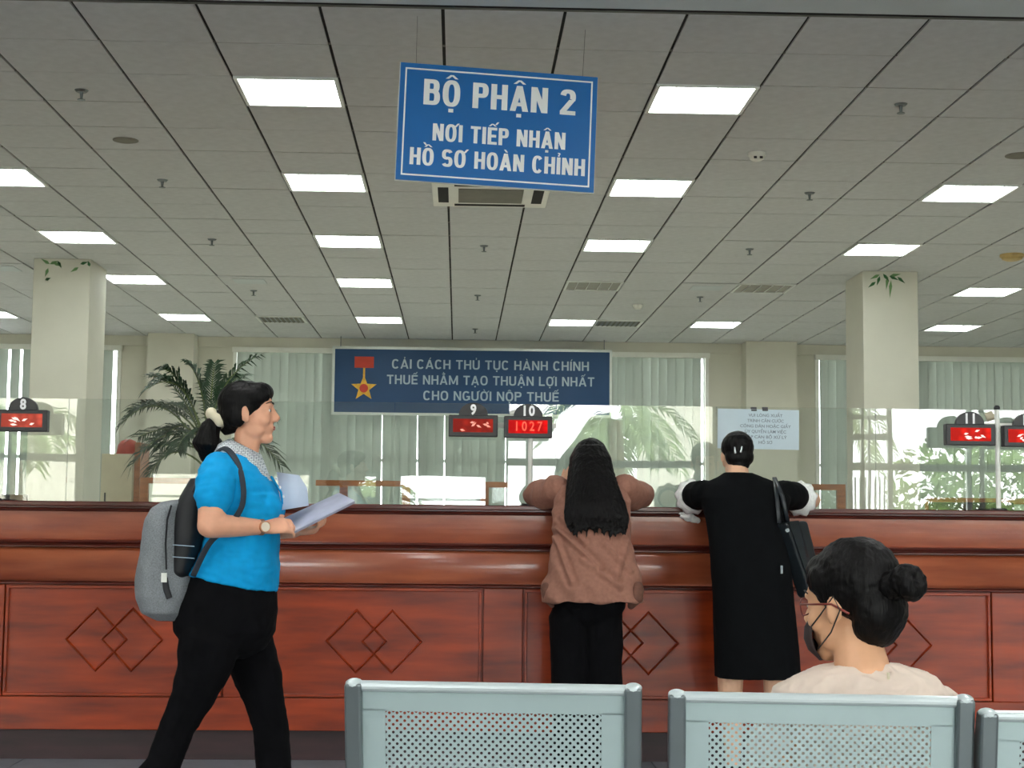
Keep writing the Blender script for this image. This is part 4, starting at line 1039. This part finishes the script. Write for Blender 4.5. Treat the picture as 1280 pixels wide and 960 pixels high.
# hanging loose tails at the hem
g=MB(); g.capsule([G(797,735,-.16),G(795,748,-.16),G(789,757,-.15)],[.03,.034,.018],12); g.capsule([G(683,735,-.15),G(685,748,-.15),G(690,757,-.15)],[.026,.024,.012],12)
organic('blouse_tail',g,mat('dark_brown_linen',(112,74,60),.85,var=.1,scale=60),bw_,.005,2)
tr=MB(); tr.loft([(0,-.10,.66,.06,.05),(0,-.10,.71,.125,.095),(0,-.10,.76,.152,.12),(0,-.10,.80,.155,.125),(0,-.09,.86,.14,.11)],26,2.2)
for x0,x1,x2 in ((711,713,716),(754,755,756)):
    a=G(x0,770,-.10); b=G(x1,860,-.10); c_=V((a.x*.98,-.12,.05)); tr.capsule([a,b,c_],[.090,.084,.072],16)
organic('trousers',tr,m_blackc,bw_,.006,3,folds(.006,(8,8,5),.5,4))
for q in (-1,1): shoe(V((-.10 if q<0 else .060,-.12,.085)),(q*.15,1,0),m_blackn,bw_)
# long straight hair
hr=MB(); s=.93
for c_,r in (((0,-.02,.05),(.088,.103,.088)),((0,-.05,-.01),(.088,.07,.085))): HE(hr,c_,r,HB,s)
hp=lambda px,py,ly:G(px,py,ly)
rows=[(738,557,18,.165,.06),(738,572,26,.135,.085),(739,590,28,.075,.075),(741,610,32,.010,.052),(744,630,37,-.045,.045),(746,648,40,-.085,.035),(747,658,38,-.125,.020)]
rs=[]
for px,py,hw,ly,ry in rows:
    c0=G(px,py,ly); rs.append((c0.x,c0.y,c0.z,hw/FPX*(YB+ly),ry))
hr.loft(list(reversed(rs)),26,2.3)
rr=random.Random(5)
for k in range(46):       # locks
    u=k/45*2-1; u+=rr.uniform(-.03,.03)
    p=[]; 
    for (px,py,hw,ly,ry) in rows[1:]:
        c0=G(px+u*hw*.97,py,ly-ry*math.sqrt(max(0,1-u*u))*.95-.002); p.append(c0)
    end=G(747+u*34+rr.uniform(-2,2),668+rr.uniform(-9,11)-8*u*u,-.155-.012*rr.random()); p.append(end)
    hr.capsule(p,[.003,.008,.010,.011,.010,.008,.002],8)
organic('long_hair',hr,m_hair,bw_,.0045,4,folds(.004,(70,40,3),.4,6))

# ---------- person in black dress
YD=7.30; DX=W(938,650,YD).x
dr_=thing('person','person in black dress with white frilled cuffs leaning on counter','person',(DX,YD,0),0)
def D(px,py,ly=0):
    p=W(px,py,YD+ly); return V((p.x-DX,ly,p.z))
sk=MB(); HD=Matrix.Translation(D(921,572,.16))@Matrix.Rotation(.12,4,'Z')@Matrix.Rotation(-.15,4,'X'); head(sk,HD,.92)
sk.capsule([D(923,605,.06),D(922,585,.13)],[.058,.050],14)
sk.loft([(0,-.06,.75,.15,.12),(0,-.05,.95,.15,.11),(0,-.02,1.10,.155,.11),(0,.02,1.24,.155,.10),(0,.05,1.33,.12,.065)],24)
sL=D(880,618,.06); sR=D(978,618,.06); eL=D(856,630,.34); eR=D(1015,636,.34); eL.z=1.275; eR.z=1.268
wL=D(880,640,.54); wR=D(985,640,.54); wL.z=1.255; wR.z=1.255
for s,e,w_ in ((sL,eL,wL),(sR,eR,wR)):
    sk.capsule([s,e],[.052,.043],14); sk.capsule([e,(e+w_)/2,w_],[.044,.037,.025],14)
hand(sk,wL,(.75,.6,-.1),(0,0,1),(0,-1,0),curl=.2); hand(sk,wR,(-.75,.6,-.1),(0,0,1),(0,-1,0),curl=.2)
for px,q in ((913,-1),(970,1)):
    a=D(px,800,-.06); b=D(px,868,-.06); an=V((b.x*.9,-.06,.085))
    sk.capsule([V((a.x*.8,-.05,.80)),a,b,V((b.x*.95,-.07,.30)),an],[.085,.068,.056,.055,.034],16); foot(sk,an,(q*.15,1,0))
organic('body',sk,m_skinB,dr_,.0055,3); face_details(HD,.92,dr_)
def ringd(py,x0,x1,cy,ry):
    A=D(x0,py,cy); B=D(x1,py,cy); return ((A.x+B.x)/2,cy,A.z,(B.x-A.x)/2,ry)
dm=MB(); dm.loft([ringd(846,894,1000,-.08,.15),ringd(835,894,999,-.08,.15),ringd(790,893,996,-.08,.148),ringd(745,891,991,-.075,.145),ringd(705,889,987,-.065,.14),ringd(672,886,984,-.04,.13),ringd(645,882,984,-.01,.125),ringd(622,874,988,.02,.12),ringd(606,878,978,.045,.10),ringd(597,896,955,.06,.075),ringd(591,905,941,.07,.055)],34,2.3)
for s,e in ((sL,eL),(sR,eR)): dm.capsule([s*.9+V((0,0,.12)),s*.45+e*.55,s*.12+e*.88+V((0,0,.01))],[.064,.072,.066],16) if False else dm.capsule([s,s*.7+e*.3,s*.52+e*.48+V((0,0,.005))],[.068,.070,.064],16)
organic('dress',dm,m_dress,dr_,.006,3,folds(.006,(7,7,4),.4,9))
for s,e in ((sL,eL),(sR,eR)):       # frilled cuffs
    ax=(e-s).normalized(); c0=s*.46+e*.54+V((0,0,-.004)); g=MB(); u=V((0,0,1)); a_=ax.cross(u).normalized(); b_=a_.cross(ax)
    rs=[]
    for (t_,r_) in ((-.016,.068),(-.004,.073),(.012,.080),(.022,.084),(.020,.074),(-.010,.062)):
        rs.append([c0+ax*(t_+.006*math.sin(k*2.2))+(a_*math.cos(k*2*PI/36)+b_*math.sin(k*2*PI/36))*(r_+ (.006*math.sin(k*2*PI/36*9) if t_>0 else 0)) for k in range(36)])
    g.rings(rs); obj('frilled_cuff',g,m_lace,dr_,smooth=True)
g=MB(); g.capsule([D(852,640,.33),D(862,647,.30),D(873,651,.30)],[.028,.022,.012],12); organic('handkerchief',g,m_lace,dr_,.004,1,folds(.008,(40,40,40),.4,2))
hr=MB()
for c_,r in (((0,-.018,.050),(.084,.100,.086)),((0,-.045,-.005),(.076,.064,.06)),((0,-.06,-.045),(.05,.035,.035)),((0,.05,.085),(.06,.045,.04))): HE(hr,c_,r,HD,.92)
organic('hair',hr,m_hair,dr_,.0045,3,folds(.002,(30,30,12),.5,3))
for (px,py,a) in ((919,563,-.1),(926,562,.3)):
    c0=D(px,py,.055); obj('hair_clip',MB().capsule([c0+V((0,0,-.012)),c0+V((.004*a*5,0,.014))],[(.004,.006),(.003,.004)],8),m_chrome,dr_,smooth=True)
for q in (-1,1): shoe(V(((-.095 if q<0 else .115),-.06,.085)),(q*.15,1,0),m_blackn,dr_)
# handbag
hb=thing('handbag','black leather shoulder bag hanging at the side of the black dress','handbag',(DX,YD,0),0)
g=MB(); q0=[D(975,654,-.14),D(1001,652,-.06),D(1023,738,-.02),D(1006,747,-.13)]
ctr_=sum(q0,V())/4; nn=(q0[1]-q0[0]).cross(q0[3]-q0[0]).normalized()
vs=[]
for kk,(o_,sc_) in enumerate(((-.045,.93),(-.03,1),(.03,1),(.045,.93))): vs+= [ctr_+(p-ctr_)*sc_+nn*o_ for p in q0]
fs=[(0,1,2,3),(15,14,13,12)]
for l in range(3):
    for e in range(4): fs.append((l*4+e,l*4+(e+1)%4,(l+1)*4+(e+1)%4,(l+1)*4+e))
g.add(vs,fs); g2=obj('bag_body',g,m_bag,hb,bevel=.012)
fl_=[q0[0]+(q0[1]-q0[0])*.02,q0[0]+(q0[1]-q0[0])*.5,q0[3]+(q0[2]-q0[3])*.45,q0[3]+(q0[2]-q0[3])*.05]
obj('front_panel',MB().add([p-nn*math.copysign(.047,nn.y) for p in fl_]+[p-nn*math.copysign(.052,nn.y) for p in fl_],[(0,1,2,3),(7,6,5,4),(0,4,5,1),(1,5,6,2),(2,6,7,3),(3,7,4,0)]),m_bag,hb)
for px,ly in ((973,-.16),(984,-.10)):
    g=MB(); g.tube([D(968,597,.0),D(px-2 if px<980 else 978,620,-.10),D(px+1,654,ly)],[(.010,.003)]*3,8,up=(0,1,0)); obj('strap',g,m_bag,hb,smooth=True)
c0=D(984,663,-.20); obj('snap_button',MB().tube([c0,c0+V((0,-.006,0))],[.011,.009],16),m_side,hb)
c0=D(977,712,-.19); obj('buckle',MB().box(c0.x-.005,c0.x+.005,c0.y-.004,c0.y+.004,c0.z-.018,c0.z+.018),m_side,hb)

# ---------- seated woman
YS=3.12; SX=W(1075,760,YS).x
sw=thing('person','seated woman in beige top with hair bun, glasses and black mask','person',(SX,YS,0),0)
def S(px,py,ly=0):
    p=W(px,py,YS+ly); return V((p.x-SX,ly,p.z))
sk=MB(); HS=Matrix.Translation(S(1063,762,.05))@Matrix.Rotation(math.radians(46),4,'Z')@Matrix.Rotation(-.10,4,'X'); s=.935
head(sk,HS,s)
sk.capsule([S(1080,850,.0),S(1073,810,.03),S(1068,785,.04)],[.058,.050,.050],16)
sk.loft([(0,.04,.46,.17,.14),(0,.03,.60,.14,.11),(0,.0,.72,.145,.10),(.0,-.01,.79,.15,.085),(.0,-.0,.835,.11,.06)],24)
shl=S(985,880,.0); shr=S(1172,880,.0)
for q,sh0 in ((-1,shl),(1,shr)):
    el=V((q*.215,.10,.56)); wr0=V((q*.09,.30,.60))
    if q>0: el=V((.20,.02,.60))
    sk.capsule([sh0+V((-q*.02,0,-.01)),el],[.045,.038],14); sk.capsule([el,wr0],[.038,.024],14); hand(sk,wr0,(-q*.4,.9,-.1),(0,0,1),(-q,0,0),curl=.4,s=.88)
    kn=V((q*.10,.46,.50)); an=V((q*.10,.50,.09)); sk.capsule([V((q*.09,.08,.50)),kn],[.08,.058],14); sk.capsule([kn,an],[.055,.034],14); foot(sk,an,(0,1,0))
    shoe(an,(0,1,0),m_blackn,sw)
organic('body',sk,m_skinC,sw,.005,3); face_details(HS,s,sw)
tp=MB(); A=S(958,880,0); 
def rings_(py,x0,x1,cy,ry):
    A=S(x0,py,cy); B=S(x1,py,cy); return ((A.x+B.x)/2,cy,A.z,(B.x-A.x)/2,ry)
tp.loft([(0,.03,.50,.16,.135),(0,.03,.60,.155,.125),rings_(930,990,1180,.0,.115),rings_(895,972,1184,-.01,.11),rings_(862,968,1186,-.005,.095),rings_(847,990,1170,.0,.08),rings_(837,1018,1148,.01,.065),rings_(831,1042,1120,.012,.055)],34,2.2)
for q,sh0 in ((-1,S(986,884,0)),(1,S(1172,884,0))):
    el=V((q*.215,.10,.56)) if q<0 else V((.20,.02,.60))
    tp.capsule([sh0,sh0*.6+el*.4+V((0,0,0))],[.046,.050],16)
organic('beige_top',tp,m_beige,sw,.005,3,folds(.010,(12,12,14),.5,6))
lp=MB(); 
for q in (-1,1): lp.capsule([V((q*.09,.06,.505)),V((q*.10,.46,.505)),V((q*.10,.50,.14))],[.09,.070,.052],16)
lp.loft([(0,.04,.44,.17,.15),(0,.04,.55,.165,.14)],24)
organic('trousers',lp,m_blackc,sw,.006,3)
p=S(1109,848,-.062); obj('back_zip',MB().tube([p+V((0,-.008,.012)),p+V((.0,-.012,-.03))],[.003,.002],8),m_cream,sw)
hr=MB()
for c_,r in (((0,-.022,.060),(.085,.101,.097)),((0,-.070,.0),(.076,.056,.070)),((0,-.058,-.035),(.064,.05,.05)),((0,.034,.086),(.062,.056,.044))): HE(hr,c_,r,HS,s)
for q in (-1,1): HE(hr,(q*.056,.022,.066),(.025,.045,.035),HS,s)
organic('hair',hr,m_hair,sw,.0045,3,folds(.003,(26,26,26),.6,4))
bn_=MB(); c0=S(1134,729,-.055)
def bunpt(t,r,rt): return c0
tb_=MB(); nrm=V((.45,-.85,.2)).normalized(); ua=nrm.cross(V((0,0,1))).normalized(); ub=ua.cross(nrm)
pts=[]; 
for k in range(34):
    a=k/33*4*PI; r_=.0235-.006*(k/33); pts.append(c0+ua*r_*math.cos(a)+ub*r_*math.sin(a)*1.05+nrm*(.018*(k/33)))
tb_.capsule(pts,[.0155]*34,10,up=nrm); tb_.ell(c0-nrm*.010,(.018,.018,.012)); tb_.capsule([S(1112,733,-.03),c0],[.032,.024],12)
organic('hair_bun',tb_,m_hair,sw,.0035,1,folds(.0035,(60,60,60),.5,2))
# glasses, mask
gm=mat('red_frame',(120,36,26),.35); 
g=MB(); T=HS
for q in (-1,1):
    ring_=[T@(V((q*.033+.024*math.cos(a*2*PI/20),.098-.010*abs(math.cos(a*2*PI/20)),.012+.018*math.sin(a*2*PI/20)))*s) for a in range(21)]
    g.tube(ring_,.0014,6); g.tube([T@(V((q*.058,.088,.018))*s),T@(V((q*.082,.03,.016))*s),T@(V((q*.084,-.005,.014))*s),T@(V((q*.086,-.045,-.008))*s)],[.0018,.0020,.0022,.0026],8)
g.tube([T@(V((-.010,.101,.016))*s),T@(V((.010,.101,.016))*s)],.0014,6)
obj('glasses',g,gm,sw,smooth=True)
g=MB(); R_=[]
for zi,(z_,w_,y_) in enumerate(((-.012,.040,.098),(-.03,.056,.108),(-.055,.060,.112),(-.08,.054,.104),(-.104,.036,.080))):
    R_.append([T@(V((w_*math.sin(a),(y_-.055)*math.cos(a)+.055 if True else 0,z_))*s) for a in [(-1.35+2.7*k/14) for k in range(15)]])
vs=[p for r in R_ for p in r]; fs=[(i*15+j,i*15+j+1,(i+1)*15+j+1,(i+1)*15+j) for i in range(4) for j in range(14)]
g.add(vs,fs); mk=obj('face_mask',g,mat('dark_mask',(52,40,40),.85),sw,smooth=True); q=mk.modifiers.new('s','SOLIDIFY'); q.thickness=.002
g=MB()
for q in (-1,1):
    g.tube([T@(V((q*.056,.066,-.03))*s),T@(V((q*.074,.03,-.006))*s),T@(V((q*.086,-.012,.030))*s),T@(V((q*.088,-.026,.0))*s),T@(V((q*.072,.01,-.045))*s),T@(V((q*.054,.055,-.078))*s)],.0015,6)
obj('ear_loop',g,m_blackn,mk)

# ================================================================ OUTSIDE (seen mirrored in the glass)
struct('ground_outside',MB().box(-40,40,-60,FRY-.2,-.2,-.05),mat('pavement',(205,205,195),.8)).name='floor_outside'
m_pl=mat('outdoor_palm',(120,140,84),.6,var=.3,scale=6); m_tk=mat('palm_trunk',(130,112,88),.8)
def outdoor_palm(x,y,h,seed,label):
    t=thing('palm_tree',label,'tree',(x,y,-.05),0,'palms outside the front doors')
    obj('trunk',MB().tube([(0,0,0),(.1,0,h*.5),(.05,0,h)],[.16,.12,.1],12),m_tk,t)
    rr=random.Random(seed)
    for k in range(9):
        a=k*2*PI/9+rr.uniform(-.2,.2); l=rr.uniform(.9,1.35); up_=rr.uniform(.1,.8)
        P0=V((.05,0,h)); P1=P0+V((math.cos(a)*l*.5,math.sin(a)*l*.5,up_)); P2=P0+V((math.cos(a)*l,math.sin(a)*l,up_-.9-rr.random()*.5))
        lf=MB(); s_=MB(); frond(lf,s_,P0,P1,P2,n=28,ll=.38,seed=seed*20+k,wdl=.024); 
        o=obj('frond',lf,m_pl,t,fix=False)
        for v in []: pass
outdoor_palm(2.3,-7.5,2.7,1,'outdoor palm mirrored above the brown blouse woman')
outdoor_palm(-6.6,-7.5,2.6,2,'outdoor palm mirrored on the left column')
outdoor_palm(6.2,-10.5,3.3,3,'outdoor palm mirrored below display 11')
outdoor_palm(13.4,-8.5,2.8,4,'outdoor palm mirrored at the right edge')
outdoor_palm(-1.6,-12.5,1.6,5,'low outdoor palm mirrored behind the walking woman')
def leafy(x,y,z,rx,rz_,n,seed,label):
    t=thing('leafy_tree',label,'tree',(x,y,-.05),0,'broad-leaved trees outside'); rr=random.Random(seed); mb=MB()
    obj('trunk',MB().tube([(0,0,0),(0,0,z)],[.12,.07],10),m_tk,t)
    while len(mb.f)<n:
        p=V([rr.uniform(-1,1) for _ in range(3)])
        if p.length>1 or noise.noise(p*2.5+V((seed,0,0)))<-.12: continue
        p=V((p.x*rx,p.y*rx,z+p.z*rz_)); a=V([rr.uniform(-1,1) for _ in range(3)]).normalized()*.11; b=a.orthogonal().normalized()*.035; b.rotate(Matrix.Rotation(rr.uniform(0,6),3,a))
        mb.add([p-a,p+b,p+a,p-b],[(0,1,2,3)])
    o=obj('foliage',mb,mat('broad_leaf',(120,150,70),.6,var=.3,scale=3),t,fix=False); o['kind']='stuff'
leafy(8.0,-8.6,1.75,1.25,.95,1500,3,'round green outdoor tree mirrored left of display 11')
leafy(11.4,-10,2.2,1.3,1.2,1500,6,'tall green outdoor tree mirrored at the right edge')
t=thing('building','pale building across the street, mirrored in the glass','building',(0,-24,0))
obj('facade',MB().box(-16,-3,-4,0,-.05,7).box(5,9,-4,0,-.05,7),mat('pale_render',(210,205,190),.8),t)
